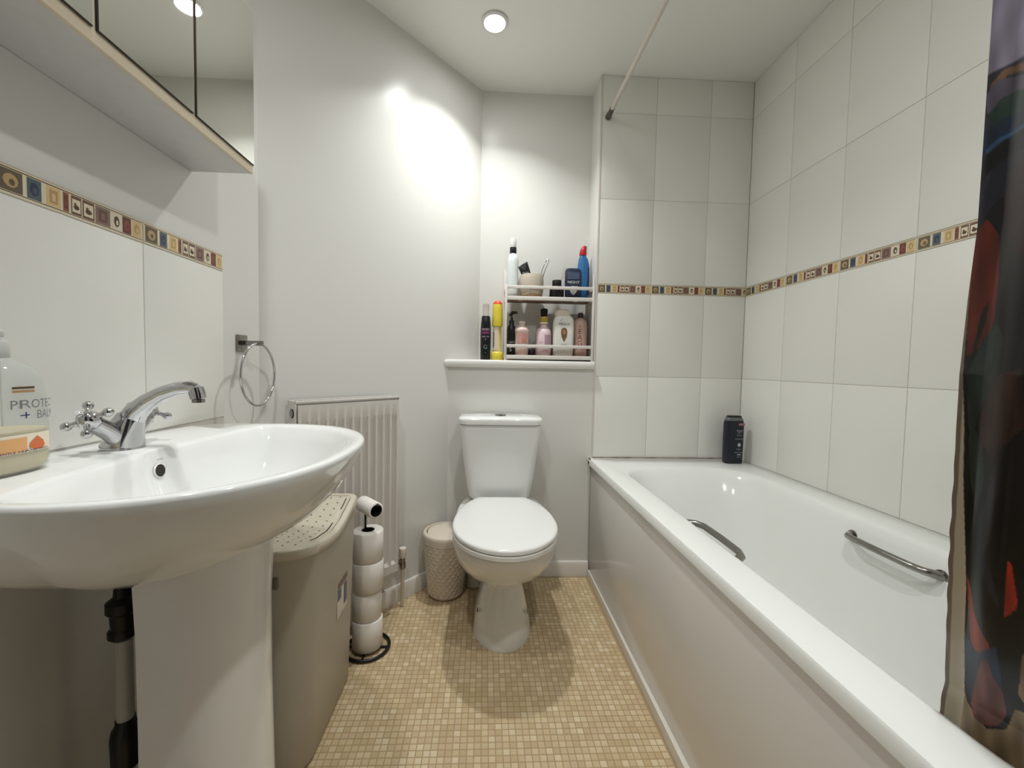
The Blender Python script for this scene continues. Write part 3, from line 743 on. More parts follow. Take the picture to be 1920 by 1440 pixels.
for sx_, y in ((-.097, 1.45), (.094, 1.44)):
    b = B(); b.lathe([(.008, 0), (.007, .003), (.001, .004)], (TX+.006+sx_*(.92), y, .10), 14, rot=Matrix.Rotation(math.copysign(PI/2, sx_), 3, 'Y')); b.done('fixing_cap', M_dark if sx_ < 0 else M_dchrome, to)
# floor shut-off and soil pipe seen between the bin and the pan
so = thing('soil_pipe', (-.005, 1.80, 0), 'cream pipe boss low down behind the toilet, beside the small bin', 'pipe')
b = B(); b.cyl((-.035, 1.80, .075), (.05, 1.80, .075), .036, n=24); b.cyl((-.035, 1.80, .002), (-.035, 1.80, .075), .030, n=24); b.done('elbow', M_trim, so)
b = B(); b.cyl((-.035, 1.80, .072), (-.035, 1.80, .084), .040, n=24); b.done('collar', mat('brown_collar', (120, 104, 88), .6), so)  # collar in a darker brown than the elbow

# ------------------------------------------------------------------ small bin with woven relief and swing lid
BX, BY = -.153, 1.738
sbn = thing('waste_bin', (BX, BY, 0), 'small cream woven-pattern bin with swing lid, beside the toilet', 'bin')
b = B(); NR = 120; NZ2 = 66; rs = []
for j in range(NZ2+1):
    z = .010+.225*j/NZ2; r0 = mix(.0725, .0945, (j/NZ2)**.9); ring = []
    for i in range(NR):
        a = 2*PI*i/NR; u = i/NR*20; v = j/NZ2*15
        amp = 0 if j in (0, NZ2) else .0034
        ph = (math.floor(v) % 2)*.5; fu = (u+ph) % 1; fv = v % 1
        w_ = math.sin(PI*fu)*math.sin(PI*(fv*.8+.1+.22*(abs(fu-.5)-.25)))
        ring.append((BX+(r0+amp*w_)*math.cos(a), BY+(r0+amp*w_)*math.sin(a), z))
    rs.append(ring)
b.rings([[(BX+.066*math.cos(2*PI*i/NR), BY+.066*math.sin(2*PI*i/NR), .0012) for i in range(NR)]]+rs); b.done('woven_body', M_cbin, sbn, smooth=80)
b = B(); b.lathe([(.0945, .2345), (.0975, .236), (.0985, .262), (.0975, .272), (.093, .2775), (.0845, .2785), (.0825, .2745), (.0822, .266)], (BX, BY, 0), 56, cap0=True, cap1=False); b.done('rim_ring', M_cbin, sbn, smooth=60)
b = B(); b.lathe([(.0790, 0), (.0785, .0025), (.076, .004), (.05, .0075), (.001, .009)], (BX, BY, .2705), 48, rot=Matrix.Rotation(.05, 3, 'X')); b.done('swing_lid', M_cbin, sbn, smooth=60)

# ------------------------------------------------------------------ laundry hamper
hx0, hx1, hy0, hy1 = -.672, -.386, .905, 1.288
hm = thing('laundry_hamper', ((hx0+hx1)/2, (hy0+hy1)/2, 0), 'tall taupe plastic laundry hamper with perforated wavy lid behind the pedestal', 'hamper')
NH = 12
def hz(x, y):                                  # wavy top edge: low in the middle, high at the far end
    t_ = (y-hy0)/(hy1-hy0)
    K = [(0, .566), (.2, .556), (.35, .543), (.5, .535), (.65, .541), (.8, .558), (.92, .573), (1, .578)]
    t_ = max(0, min(1, t_))
    for (a, p), (c, q) in zip(K[:-1], K[1:]):
        if t_ <= c: s = (t_-a)/(c-a); return mix(p, q, s*s*(3-2*s)*.5+s*.5)
    return .578
def hring(g, zfun, r=.075):
    pts = []
    cx, cy2, hx, hy = (hx0+hx1)/2, (hy0+hy1)/2, (hx1-hx0)/2-g, (hy1-hy0)/2-g
    for qx, qy, a0 in ((1, 1, 0), (-1, 1, PI/2), (-1, -1, PI), (1, -1, 3*PI/2)):
        rr = (.028 if qy > 0 else .085)-g*.5
        for k in range(13):
            a = a0+PI/2*k/12; pts.append((cx+qx*(hx-rr)+rr*math.cos(a), cy2+qy*(hy-rr)+rr*math.sin(a)))
    # straight runs get extra points so that the wave shows
    out = []
    for i in range(len(pts)):
        p, q = pts[i], pts[(i+1) % len(pts)]
        d = math.hypot(p[0]-q[0], p[1]-q[1]); n = max(1, int(d/.016)) if d > .03 else 1
        n = 12 if d > .12 else (1 if d < .05 else 8)
        for k in range(n): out.append((mix(p[0], q[0], k/n), mix(p[1], q[1], k/n)))
    return [(x, y, zfun(x, y)) for x, y in out]
def hlev(g, f): return hring(g, lambda x, y: mix(.002, hz(x, y), f))
def mk(gs):
    rs = [hring(g, zf) for g, zf in gs]; m = min(len(r) for r in rs); assert all(len(r) == m for r in rs); return rs
b = B(); b.rings(mk([(.027, lambda x, y: .002), (.022, lambda x, y: .012), (.018, lambda x, y: .15), (.0125, lambda x, y: .35), (.006, lambda x, y: hz(x, y)-.036), (.005, lambda x, y: hz(x, y)-.026)]), cap1=False); b.done('hamper_body', M_bin, hm, smooth=40)
b = B(); b.rings(mk([(.004, lambda x, y: hz(x, y)-.0255), (.0, lambda x, y: hz(x, y)-.022), (.0, lambda x, y: hz(x, y)-.004), (.003, lambda x, y: hz(x, y)), (.016, lambda x, y: hz(x, y)+.001), (.018, lambda x, y: hz(x, y)-.006)]), cap0=False, cap1=False)
b.done('rim', M_lid, hm, smooth=50)
# lid: wavy solid sheet; dark faces on it paint the shade of holes and slots
b = B(); nxl, nyl = 14, 40; xa0, xa1, yl0, yl1 = hx0+.0185, hx1-.0185, hy0+.0185, hy1-.0185
gr = [[b.bm.verts.new((mix(xa0, xa1, i/nxl), mix(yl0, yl1, j/nyl), hz(0, mix(yl0, yl1, j/nyl))+.0005)) for i in range(nxl+1)] for j in range(nyl+1)]
def incorner(x, y):
    for qx in (0, 1):
        cxx = (xa1-.066) if qx else (xa0+.066); cyy = yl0+.066
        if y < cyy and ((x > cxx) if qx else (x < cxx)) and math.hypot(x-cxx, y-cyy) > .070: return True
    return False
for j in range(nyl):
    for i in range(nxl):
        x = mix(xa0, xa1, (i+.5)/nxl); y = mix(yl0, yl1, (j+.5)/nyl)
        if incorner(x, y): continue
        b.bm.faces.new((gr[j][i], gr[j][i+1], gr[j+1][i+1], gr[j+1][i]))
bmesh.ops.delete(b.bm, geom=[v for v in b.bm.verts if not v.link_faces], context='VERTS')
lo = b.done('lid', M_lid, hm, smooth=60, fix=False); sd = lo.modifiers.new('thickness', 'SOLIDIFY'); sd.thickness = .003; sd.offset = -1
b = B()
for j in range(12):
    for i in range(8):
        x = mix(xa0+.030, xa1-.030, i/7); y = mix(yl0+.03, yl1-.015, j/11)+(.006 if i % 2 else 0)
        if incorner(x, y-.02): continue
        z = hz(0, y)+.0014; sl = (hz(0, y+.004)-hz(0, y-.004))/.008
        b.face([(x+.0022*math.cos(2*PI*k/8), y+.0022*math.sin(2*PI*k/8), z+sl*.0022*math.sin(2*PI*k/8)) for k in range(8)])
o = b.done('perforation_shade', M_dark, lo, smooth=0, fix=False); o['kind'] = 'stuff'  # dark dots painting the shade inside the lid's holes
b = B()
for xs, ya, yb2 in ((xa1-.010, hy0+.085, hy0+.235), (xa1-.010, hy1-.085, hy1-.035), (xa0+.010, hy0+.085, hy0+.235), (xa0+.010, hy1-.085, hy1-.035)):
    n = 10; b = B(); vv = [(b.bm.verts.new((xs-.0016, mix(ya, yb2, k/n), hz(0, mix(ya, yb2, k/n))+.0016)), b.bm.verts.new((xs+.0016, mix(ya, yb2, k/n), hz(0, mix(ya, yb2, k/n))+.0016))) for k in range(n+1)]
    for k in range(n): b.bm.faces.new((vv[k][0], vv[k][1], vv[k+1][1], vv[k+1][0]))
    b.done('lid_slot_shade', M_dark, lo, smooth=0, fix=False)  # dark strip painting the shade inside a slot
    if 0:
        ([(xs-.0016, y0_, hz(0, y0_)+.0012), (xs+.0016, y0_, hz(0, y0_)+.0012), (xs+.0016, y1_, hz(0, y1_)+.0012), (xs-.0016, y1_, hz(0, y1_)+.0012)])
b = B(); b.box(-.468, -.452, hy0+.004, hy0+.016, .478, .505, .003); b.done('handle_notch_shade', mat('recess_shade', (120, 112, 102), .7), hm)  # darker block; the handle notch's shade is put into its colour
# sticker on the side facing the room
b = B(); xs = hx1-.0128
b.mi = 0; b.face([(xs-.0008, 1.130, .268), (xs-.0008, 1.215, .268), (xs+.0008, 1.215, .400), (xs+.0008, 1.130, .400)])
b.mi = 1; b.face([(xs+.0009, 1.134, .352), (xs+.0009, 1.211, .352), (xs+.0014, 1.211, .396), (xs+.0014, 1.134, .396)])
b.mi = 2; b.face([(xs+.0009, 1.134, .318), (xs+.0009, 1.160, .318), (xs+.0012, 1.160, .348), (xs+.0012, 1.134, .348)]); b.face([(xs+.0007, 1.185, .285), (xs+.0007, 1.208, .285), (xs+.0012, 1.208, .345), (xs+.0012, 1.185, .345)])
b.done('paper_sticker', [mat('sticker_white', (214, 204, 192), .5), mat('sticker_brown', (126, 104, 92), .5), mat('sticker_slate', (112, 110, 122), .5)], hm, smooth=0, fix=False)

# ------------------------------------------------------------------ toilet paper stand and its rolls
PX, PY = -.388, 1.398
PX, PY = -.3890, 1.394
ps = thing('paper_stand', (PX, PY, 0), 'black wire toilet-roll stand beside the taupe laundry hamper', 'stand')
b = B(); b.tube([(PX+.073*math.cos(2*PI*i/48), PY+.073*math.sin(2*PI*i/48), .0075) for i in range(48)], .0055, 10, closed=True); b.done('base_ring', M_black, ps, smooth=180)
b = B(); b.tube([(PX-.073, PY, .0065), (PX+.073, PY, .0065)], .004, 10); b.tube([(PX, PY-.073, .0065), (PX, PY+.073, .0065)], .004, 10); b.done('base_cross', M_black, ps)
d_ = Vector((.63, -.70, 0)).normalized(); po = Vector((PX, PY, 0))
b = B(); b.tube([(PX-.010, PY+.006, .008), (PX-.010, PY+.006, .511), (PX-.008, PY+.004, .516)]+[tuple(po+d_*s+Vector((0, 0, .516))) for s in (.01, .06, .066)]+[tuple(po+d_*.069+Vector((0, 0, .524)))], .0038, 10); b.done('pole_and_arm', M_black, ps)
def roll(name, c, r, h, axis, label, rin=.021):
    t = thing(name, c, label, 'toilet roll', 'toilet rolls on the black stand')
    q = axis.to_track_quat('Z', 'Y').to_matrix(); prof = [(rin, 0), (r-.003, 0), (r, .003), (r, h-.003), (r-.003, h), (rin, h), (rin, 0)]
    b = B(); b.lathe(prof, c, 44, rot=q, cap0=False, cap1=False); b.done('paper', M_paper, t, smooth=50)
    b = B(); b.lathe([(rin, .0008), (rin, h-.0008), (rin-.0012, h-.0008), (rin-.0012, .0008), (rin, .0008)], c, 30, rot=q, cap0=False, cap1=False); b.done('cardboard_core', M_core, t, smooth=50)
    return t
names = ['bottom of the four toilet rolls stacked on the black stand', 'second toilet roll from the floor on the black stand', 'third toilet roll from the floor on the black stand', 'topmost of the four stacked toilet rolls, its core open above']
for k in range(4):
    ox, oy = ((0, 0), (-.003, .003), (.002, -.001), (.001, 0))[k]
    roll('toilet_roll', (PX+ox, PY+oy, .0135+k*.1015), .0505 if k != 1 else .0490, .1005, Vector((0, 0, 1)), names[k], rin=.0215)
rc = Vector((PX, PY, .4990))-d_*.040
roll('toilet_roll', tuple(rc+d_*.0), .0270, .100, d_, 'nearly used toilet roll on the horizontal arm of the black stand', rin=.0205)

# ------------------------------------------------------------------ rack on the ledge
LZ = 1.0112
rk = thing('shelf_rack', (.295, 1.945, LZ), 'two-tier white rack of toiletries on the ledge above the toilet', 'rack')
yr0, yr1 = 1.882, 2.020
for x in (.0935, .4970):
    b = B(); b.box(x-.0055, x+.0055, yr0, yr0+.010, LZ, 1.356, .0015); b.box(x-.0055, x+.0055, yr1-.010, yr1, LZ, 1.45, .0015)
    for z in (1.028, 1.296, 1.346): b.box(x-.004, x+.004, yr0+.008, yr1-.008, z-.006, z+.006, .001)
    b.tube([(x, yr0+.004, 1.352), (x, yr0+.006, 1.385), (x, yr0+.014, 1.412)], .0030, 8)
    b.done('side_frame', M_rackw, rk)
for z in (1.346, 1.0775):
    b = B(); b.box(.099, .4915, yr0+.0005, yr0+.0055, z-.0075, z+.0075, .0015); b.done('front_rail', M_rackw, rk)
for nm, z in (('upper_shelf', 1.2960), ('lower_shelf', 1.0270)):
    b = B(); b.box(.099, .4915, yr0+.001, yr0+.008, z-.009, z+.009, .0012); s_ = b.done(nm, M_rackw, rk)
    b = B(); b.box(.099, .4915, yr0+.008, yr1-.010, z-.004, z+.0085, .0); b.done('shelf_board', M_wood, s_, smooth=0)
for x in (.150, .405):
    b = B(); b.box(x, x+.02, yr0+.010, yr0+.022, 1.2865, 1.2915, .001); b.done('shelf_clip', M_rackw, rk)
U = 1.3047; D = 1.0357      # standing heights of the two shelves
def bottle(name, x, y, z, prof, m, label, cat, n=36, sx=1.0, sy=1.0, part='body', group=None):
    t = thing(name, (x, y, z), label, cat, group)
    b = B(); b.lathe([(r, zz+z) for r, zz in prof], (x, y, 0), n, sx, sy); b.done(part, m, t, smooth=50); return t
def add_lathe(t, name, x, y, z, prof, m, n=32, sx=1.0, sy=1.0):
    b = B(); b.lathe([(r, zz+z) for r, zz in prof], (x, y, 0), n, sx, sy); return b.done(name, m, t, smooth=50)
def wrapfn(x, y, r, off=.0005, sx=1.0, sy=1.0):
    return lambda u, v, o=0.0: Vector((x+(r*sx+off+o)*math.sin(u/r/ sx if sx else 0), y-(r*sy+off+o)*math.cos(u/r/sx), v))
def wpatch(b, fn, u0, u1, v0, v1, n=8):
    for i in range(n):
        a, c = mix(u0, u1, i/n), mix(u0, u1, (i+1)/n); b.face([fn(a, v0), fn(c, v0), fn(c, v1), fn(a, v1)])
# upper tier ---------------------------------------------------------
x, y = .1255, 1.945
t = bottle('lotion_bottle', x, y, U, [(.022, 0), (.0255, .003), (.0262, .02), (.0262, .165), (.0245, .182), (.018, .198), (.012, .205), (.0115, .212)], mat('bottle_white', (224, 230, 228), .3), 'tall white bottle with a black collar at the left of the upper shelf', 'bottle')
add_lathe(t, 'collar', x, y, U, [(.0150, .208), (.0158, .210), (.0158, .232), (.0148, .234)], M_black)
add_lathe(t, 'cap', x, y, U, [(.0140, .234), (.0145, .236), (.0145, .268), (.0130, .274), (.004, .275)], M_white)
x, y = .2150, 1.945
t = thing('bathroom_cup', (x, y, U), 'round beige ceramic cup with a wooden base band on the upper shelf', 'cup')
b = B(); b.lathe([(.050, .014), (.0545, .026), (.0570, .050), (.0570, .078), (.0545, .100), (.0525, .107), (.0500, .107), (.0520, .098), (.0535, .06), (.0480, .02)], (x, y, U), 48); b.done('body', mat('cup_beige', (196, 184, 168), .6), t, smooth=60)
b = B(); b.lathe([(.0470, 0), (.0520, .002), (.0535, .012), (.0500, .0145)], (x, y, U), 48); b.done('wooden_base', mat('cup_wood', (170, 142, 108), .6), t, smooth=60)
x, y = .181, 1.930
t = thing('black_sachet', (x, y, U+.075), 'crumpled black sachet sticking out of the beige cup', 'sachet')
b = B(); random.seed(3); P = [(-.032, .040), (-.012, .052), (.010, .062), (.016, .048), (.024, .030), (.031, .006), (.006, .0), (-.010, .004)]
P3 = [(x+p[0], y+random.uniform(-.006, .006), U+.090+p[1]*1.25) for p in P]; c3 = (x, y-.010, U+.090+.036)
P3.append((x+.012, y+.004, U+.045)); 
v = [b.bm.verts.new(p) for p in P3[:8]]; cf = b.bm.verts.new(c3); cbk = b.bm.verts.new((x, y+.010, U+.120))
for i in range(8): b.bm.faces.new((v[i], v[(i+1) % 8], cf)); b.bm.faces.new((v[(i+1) % 8], v[i], cbk))
b.box(x-.006, x+.018, y-.002, y+.003, U+.045, U+.098, .001)
b.done('wrapper', mat('sachet_black', (34, 36, 37), .25), t, smooth=0)
b = B(); b.text('NOIR', .012, lambda u, v2: Vector((x+.004+u, y-.0125, U+.112+v2))); b.done('lettering', mat('print_pale', (200, 200, 196), .5), t, smooth=0, fix=False)
x, y = .262, 1.950
t = thing('steel_razor', (x, y, U+.02), 'looped chrome handle leaning out of the beige cup', 'razor')
b = B(); b.tube([(x-.020, y, U+.025), (x-.006, y, U+.100), (x+.002, y, U+.135), (x+.014, y, U+.165), (x+.024, y, U+.184), (x+.031, y, U+.186), (x+.034, y, U+.178), (x+.026, y, U+.158), (x+.014, y, U+.130), (x+.006, y, U+.098)], .0024, 10); b.done('loop_handle', M_chrome, t, smooth=180)
x, y = .334, 1.940
t = bottle('reed_diffuser', x, y, U, [(.0330, 0), (.0345, .002), (.0335, .052), (.029, .058), (.020, .060), (.0195, .066)], M_black, 'square-shouldered black diffuser bottle with two reeds on the upper shelf', 'diffuser', n=4*10, part='bottle')
add_lathe(t, 'cap', x, y, U, [(.0210, .062), (.0215, .064), (.0215, .084), (.0205, .086), (.010, .086)], mat('cap_matt_black', (22, 20, 20), .6))
for dx, dz in ((.052, .168), (.066, .166)):
    b = B(); b.cyl((x+.006, y+.006, U+.05), (x+dx*.80, y+.030, U+dz-.006), .0014, n=8); b.done('reed', mat('reed_tan', (186, 172, 146), .7), t)
x, y = .4085, 1.935
t = thing('navy_pouch', (x, y, U), 'navy blue pouch with white print standing on the upper shelf', 'pouch')
b = B(); rs = []
for z, hw, th in ((0, .034, .010), (.003, .036, .013), (.03, .0375, .014), (.08, .0385, .012), (.120, .0385, .009), (.134, .037, .006), (.141, .031, .004), (.1435, .018, .003)):
    rs.append([(px, py, U+z) for px, py in rrect(x+.001, y, hw, th, th*.9, 5)])
b.rings(rs); b.done('body', mat('pouch_navy', (38, 46, 70), .3), t, smooth=60)
b = B(); b.mi = 0; b.text('NIGHT', .0175, lambda u, v2: Vector((x+.001+u*1.05, y-.0146, U+.076+v2))); b.text('REPAIR', .012, lambda u, v2: Vector((x+.006+u*.8, y-.0150, U+.055+v2)))
b.mi = 1; b.face([(x-.020+.001, y-.0149, U+.044), (x+.021, y-.0149, U+.044), (x+.012, y-.0149, U+.026), (x+.001, y-.0149, U+.016), (x-.010, y-.0149, U+.026)])
b.mi = 2; b.face([(x-.027, y-.0128, U+.122), (x-.027, y-.0140, U+.090), (x+.029, y-.0140, U+.090), (x+.029, y-.0128, U+.122)])
b.done('label_print', [mat('print_white', (228, 228, 226), .5), mat('print_gold_grey', (170, 168, 158), .4), mat('print_slate_blue', (72, 82, 110), .4)], t, smooth=0, fix=False)
x, y = .4600, 1.955
t = thing('cleaner_bottle', (x, y, U), 'blue toilet cleaner bottle with a red cap at the right of the upper shelf', 'bottle')
b = B(); rs = []
for z, hx, hy, dx in ((0, .026, .022, 0), (.004, .0285, .025, 0), (.06, .0275, .025, 0), (.12, .0275, .024, .002), (.165, .0265, .022, .002), (.19, .0215, .019, .0), (.204, .0155, .014, -.002), (.210, .0135, .013, -.002)):
    rs.append([(px, py, U+z) for px, py in rrect(x+dx, y, hx, hy, min(hx, hy)*.85, 7)])
b.rings(rs); b.done('body', mat('cleaner_blue', (44, 104, 160), .28), t, smooth=60)
b = B(); rs = []
for z, r, dx in ((.208, .0165, -.002), (.214, .0175, -.002), (.236, .0150, .0), (.248, .0125, .004), (.254, .007, .006)): rs.append([(x+dx+r*math.cos(2*PI*i/28), y+r*math.sin(2*PI*i/28), U+z) for i in range(28)])
b.rings(rs); b.done('cap', mat('cap_red', (176, 22, 36), .35), t, smooth=60)
b = B(); b.face([(x+.018, y-.0235, U+.02), (x+.0255, y-.0195, U+.02), (x+.0265, y-.0180, U+.15), (x+.021, y-.0215, U+.15)]); b.done('dark_side_label', mat('label_dark_navy', (22, 34, 66), .4), t, smooth=0)
# lower tier ---------------------------------------------------------
x, y = .1240, 1.945
t = bottle('pump_bottle', x, y, D, [(.019, 0), (.0205, .002), (.0205, .118), (.0175, .135), (.0115, .146), (.0110, .154)], M_black, 'slim black pump bottle at the left end of the lower shelf', 'bottle')
b = B(); b.lathe([(.0120, .150), (.0120, .162), (.006, .166), (.006, .178)], (x, y, D), 24); b.tube([(x-.006, y, D+.184), (x+.004, y-.004, D+.200), (x+.022, y-.012, D+.200), (x+.025, y-.014, D+.194)], [.009, .0085, .005, .004], 12); b.done('pump_head', M_black, t, smooth=60)
b = B(); f_ = wrapfn(x, y, .0205); b.text('care', .018, lambda u, v2: f_(u+.002, D+.062+v2)); b.text('S', .028, lambda u, v2: f_(u-.004, D+.026+v2)); b.done('lettering', mat('print_silver', (170, 170, 172), .4), t, smooth=0, fix=False)
x, y = .1735, 1.940
t = bottle('blush_bottle', x, y, D, [(.029, 0), (.0310, .003), (.0315, .03), (.0325, .05), (.0335, .108), (.0350, .111), (.0350, .121), (.0300, .129), (.016, .134), (.0155, .138)], mat('blush_pink', (232, 206, 196), .35), 'blush pink bottle with a ribbed cap, second from left on the lower shelf', 'bottle')
add_lathe(t, 'cap', x, y, D, [(.0150, .137), (.0145, .148), (.0165, .150), (.0165, .157), (.0150, .159), (.004, .159)], mat('blush_cap', (226, 204, 194), .35))
b = B(); f_ = wrapfn(x, y, .0335); b.mi = 0; wpatch(b, f_, -.024, .025, D+.056, D+.102); b.mi = 1; g_ = wrapfn(x, y, .0335, .0010); wpatch(b, g_, -.004, .018, D+.062, D+.080); b.text('ROSE', .013, lambda u, v2: g_(u, D+.093+v2)); b.done('label', [mat('label_rose', (206, 158, 150), .5), mat('label_rose_deep', (214, 132, 122), .5)], t, smooth=0, fix=False)
x, y = .2780, 1.945
t = bottle('pink_lotion_bottle', x, y, D, [(.033, 0), (.0355, .003), (.0360, .06), (.0360, .108), (.0330, .122), (.024, .130), (.015, .134), (.0145, .146)], mat('lilac_pink', (234, 208, 214), .35), 'pale pink bottle with a gold collar, in the middle of the lower shelf', 'bottle')
add_lathe(t, 'gold_collar', x, y, D, [(.0140, .138), (.0140, .148), (.0185, .1500), (.0185, .158), (.0205, .160), (.0205, .180), (.0185, .184)], mat('gold_olive', (176, 156, 62), .35, metal=.3))
add_lathe(t, 'cream_band', x, y, D, [(.0190, .1492), (.0195, .150), (.0195, .157), (.0190, .158)], mat('cream_band', (232, 218, 190), .4))
add_lathe(t, 'black_brush', x, y, D, [(.0150, .184), (.0155, .196), (.0170, .206), (.0175, .214), (.0150, .221), (.006, .223)], mat('brush_black', (20, 12, 12), .9))
b = B(); f_ = wrapfn(x, y, .0360); b.mi = 0; wpatch(b, f_, .000, .032, D+.050, D+.098); b.mi = 1; b.text('AG', .016, lambda u, v2: f_(u+.004, D+.024+v2)); b.mi = 2; b.text('silk', .010, lambda u, v2: f_(u-.016, D+.062+v2)); b.done('label', [mat('label_mauve', (188, 150, 168), .5), mat('label_blush', (226, 160, 158), .5), mat('label_grey', (160, 140, 148), .5)], t, smooth=0, fix=False)
x, y = .2260, 1.985
t = bottle('small_dark_jar', x, y, D, [(.016, 0), (.018, .002), (.018, .028), (.0165, .031), (.004, .0315)], mat('jar_plum', (74, 58, 62), .4), 'small plum jar at the back of the lower shelf, between the two pink bottles', 'jar')
x, y = .3690, 1.935
t = thing('shampoo_bottle', (x, y, D), 'large white shampoo bottle with a brown leaf emblem on the lower shelf', 'bottle')
b = B(); rs = []
for z, hx, th in ((0, .044, .020), (.003, .0470, .023), (.05, .0485, .024), (.10, .0500, .023), (.135, .0500, .022), (.165, .0485, .020), (.180, .044, .019), (.188, .036, .018)): rs.append([(px, py, D+z) for px, py in rrect(x, y, hx, th, th*.8, 7)])
b.rings(rs); b.done('body', mat('shampoo_white', (228, 226, 220), .28), t, smooth=60)
b = B(); rs = []
for z, hx, th in ((.186, .0370, .018), (.188, .0385, .019), (.206, .0370, .018), (.216, .030, .016), (.220, .016, .010)): rs.append([(px, py, D+z) for px, py in rrect(x-.006, y, hx, th, th*.9, 7)])
b.rings(rs); b.done('cap', mat('shampoo_cap', (214, 202, 186), .35), t, smooth=60)
b = B(); yy = y-.0250
b.mi = 0; b.face([(x+a, yy, D+z) for a, z in ((0, .066), (-.011, .088), (-.0145, .108), (-.0135, .122), (-.008, .130), (0, .132), (.008, .130), (.0135, .122), (.0145, .108), (.011, .088))])
b.mi = 1; b.face([(x+a, yy-.0006, D+z) for a, z in ((0, .098), (-.008, .106), (-.008, .118), (0, .124), (.008, .118), (.008, .106))])
b.mi = 2; b.text('PRO-V', .0150, lambda u, v2: Vector((x+u*1.15, yy, D+.149+v2))); b.text('SHAMPOO', .006, lambda u, v2: Vector((x+u, yy, D+.054+v2)))
b.mi = 3; b.text('>>', .014, lambda u, v2: Vector((x-.014+u*.8, yy+.001, D+.167+u*.6+v2)));
bc_ = B(); bc_.face([(x-.020, yy+.0002, D+.014), (x, yy+.0002, D+.030), (x+.020, yy+.0002, D+.014), (x+.020, yy+.0002, D+.010), (x, yy+.0002, D+.026), (x-.020, yy+.0002, D+.010)])
b.done('label_print', [mat('emblem_brown', (126, 88, 60), .45), mat('emblem_tan', (170, 124, 92), .45), mat('print_charcoal', (66, 64, 64), .5), mat('print_red_grey', (176, 96, 96), .5)], t, smooth=0, fix=False)
bc_.done('chevron', mat('print_soft_grey', (196, 192, 188), .5), t, smooth=0, fix=False)
x, y = .4545, 1.955
t = bottle('rosy_bottle', x, y, D, [(.030, 0), (.0325, .003), (.0330, .05), (.0330, .150), (.0300, .166), (.020, .176), (.0125, .180), (.012, .186)], mat('rosy_beige', (198, 166, 152), .4), 'rosy beige bottle with stacked dark red letters at the right of the lower shelf', 'bottle')
add_lathe(t, 'cap', x, y, D, [(.0122, .182), (.0128, .184), (.0118, .206), (.010, .208)], mat('cap_plum_black', (52, 36, 38), .5))
b = B(); f_ = wrapfn(x, y, .0330)
for k, ch in enumerate(('r', 'E', 'A', 'G')): b.text(ch, .034 if k else .024, lambda u, v2, k=k: f_(u-.008, D+(.142, .116, .088, .060)[k]+v2))
b.done('lettering', mat('print_dark_red', (138, 46, 62), .5), t, smooth=0, fix=False)
# on the ledge, left of the rack --------------------------------------
x, y = .0030, 1.925
t = bottle('deodorant_can', x, y, LZ, [(.0215, 0), (.0235, .003), (.0240, .06), (.0245, .120), (.0228, .165), (.0195, .200), (.0175, .203)], mat('can_black', (26, 27, 32), .3, metal=.3), 'black aerosol can with a silver cap on the ledge, left of the yellow bottle', 'spray can')
add_lathe(t, 'cap', x, y, LZ, [(.0165, .202), (.0165, .206), (.0150, .208), (.0150, .252), (.0130, .260), (.006, .263)], mat('cap_silver', (178, 172, 166), .3))
b = B(); f_ = wrapfn(x, y, .0246); b.mi = 0; wpatch(b, f_, -.030, .030, D+.092, D+.122)
b.mi = 1; g_ = wrapfn(x, y, .0250, .001); b.text('SPORT', .0125, lambda u, v2: g_(u, D+.115+v2)); b.text('DRY 72h', .0095, lambda u, v2: g_(u, D+.082+v2)); b.mi = 3; b.text('active', .0125, lambda u, v2: g_(u, D+.101+v2))
b.mi = 2; b.text('T', .016, lambda u, v2: g_(u, D+.068+v2)); b.text('G', .026, lambda u, v2: g_(u-.001, D+.034+v2)); b.text('i', .014, lambda u, v2: g_(u, D+.008+v2))
b.done('label_print', [mat('label_purple', (66, 34, 60), .4), mat('print_lilac', (206, 188, 204), .4), mat('print_grey', (128, 140, 148), .4), mat('print_pink', (206, 100, 160), .4)], t, smooth=0, fix=False)
x, y = .0570, 1.925
t = bottle('air_freshener', x, y, LZ, [(.0255, 0), (.0275, .003), (.0275, .028), (.024, .036), (.0195, .040), (.0195, .160), (.0205, .163)], mat('straw_yellow', (216, 190, 110), .4), 'yellow bottle with an orange-tipped cap on the ledge, left of the rack', 'bottle', part='waist_body')
add_lathe(t, 'yellow_base', x, y, LZ, [(.0262, .0005), (.0282, .003), (.0282, .028), (.0247, .037), (.0225, .038)], mat('bright_yellow', (226, 206, 70), .4))
add_lathe(t, 'yellow_cap', x, y, LZ, [(.0245, .156), (.0250, .158), (.0242, .200), (.0232, .240), (.0215, .256), (.0205, .259)], MATS['bright_yellow'])
add_lathe(t, 'orange_tip', x, y, LZ, [(.0212, .2585), (.0205, .264), (.0165, .271), (.010, .2750), (.002, .276)], mat('tip_orange', (226, 82, 48), .4))
b = B(); f_ = wrapfn(x, y, .0198); b.mi = 0; wpatch(b, f_, -.026, .006, LZ+.045, LZ+.155); b.mi = 1; g_ = wrapfn(x, y, .0198, .001); wpatch(b, g_, -.026, -.014, LZ+.060, LZ+.130, 4); b.done('label', [mat('label_cream', (224, 212, 186), .4), mat('label_grey_scene', (132, 130, 136), .4)], t, smooth=0, fix=False)

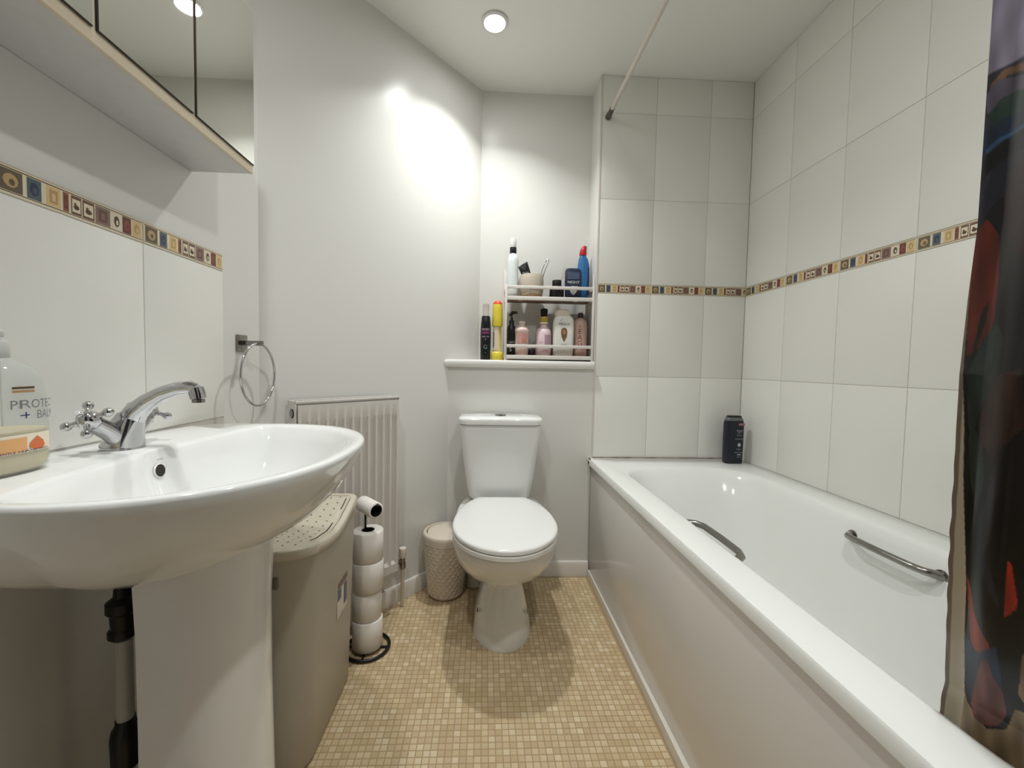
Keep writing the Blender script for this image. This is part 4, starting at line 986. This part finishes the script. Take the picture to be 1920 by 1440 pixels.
# ------------------------------------------------------------------ dark shower gel bottle in the corner of the bath
x, y, z = 1.1330, 1.803, .5632
t = thing('shower_gel_bottle', (x, y, z), 'dark navy shower gel bottle with grey cap on the far corner of the bath', 'bottle', rz=.10)
b = B(); rs = []
for zz, hx, th in ((0, .0385, .018), (.003, .0415, .021), (.05, .0420, .022), (.12, .0425, .022), (.178, .0425, .021), (.194, .0395, .019)): rs.append([(px, py, z+zz) for px, py in rrect(x, y, hx, th, th*.8, 7)])
b.rings(rs); b.done('body', mat('gel_navy', (24, 26, 42), .35), t, smooth=60)
b = B(); rs = []
for zz, hx, th in ((.194, .0392, .0188), (.198, .0385, .0185), (.208, .0340, .016)): rs.append([(px, py, z+zz) for px, py in rrect(x, y, hx, th, th*.8, 7)])
b.rings(rs); b.done('grey_shoulder', mat('gel_grey', (108, 108, 108), .4), t, smooth=50)
b = B(); b.rings([[(px, py, z+zz) for px, py in rrect(x, y, hx, th, th*.8, 7)] for zz, hx, th in ((.208, .0325, .015), (.214, .0315, .0145), (.216, .028, .012))]); b.done('flip_cap', M_black, t)
b = B(); yy = y-.0228; X = x+.010
b.mi = 0; b.face([(X, yy+.001, z+.172), (X+.027, yy+.001, z+.172), (X+.027, yy+.001, z+.184), (X, yy+.001, z+.184)])
b.mi = 1; b.text('NEW', .009, lambda u, v2: Vector((X+.0135+u, yy+.0006, z+.178+v2)))
for s_, sz, zz in (('Royal', .012, .150), ('N\u00b01', .010, .139), ('EDITION', .006, .128), ('SHOWER GEL', .0062, .112), ('FRESH', .007, .066), ('BODY WASH', .0062, .052), ('250 ml', .006, .031)): b.text(s_, sz, lambda u, v2, zz=zz: Vector((X+.005+u, yy, z+zz+v2)))
b.face([(X+.005+.007*math.cos(2*PI*i/16), yy, z+.086+.0085*math.sin(2*PI*i/16)) for i in range(16)])
b.face([(X-.004, yy, z+.040), (X+.016, yy, z+.040), (X+.014, yy, z+.044), (X-.002, yy, z+.044)])
b.done('label_print', [mat('patch_rose', (150, 84, 94), .5), mat('print_pale_grey', (188, 190, 196), .5)], t, smooth=0, fix=False)
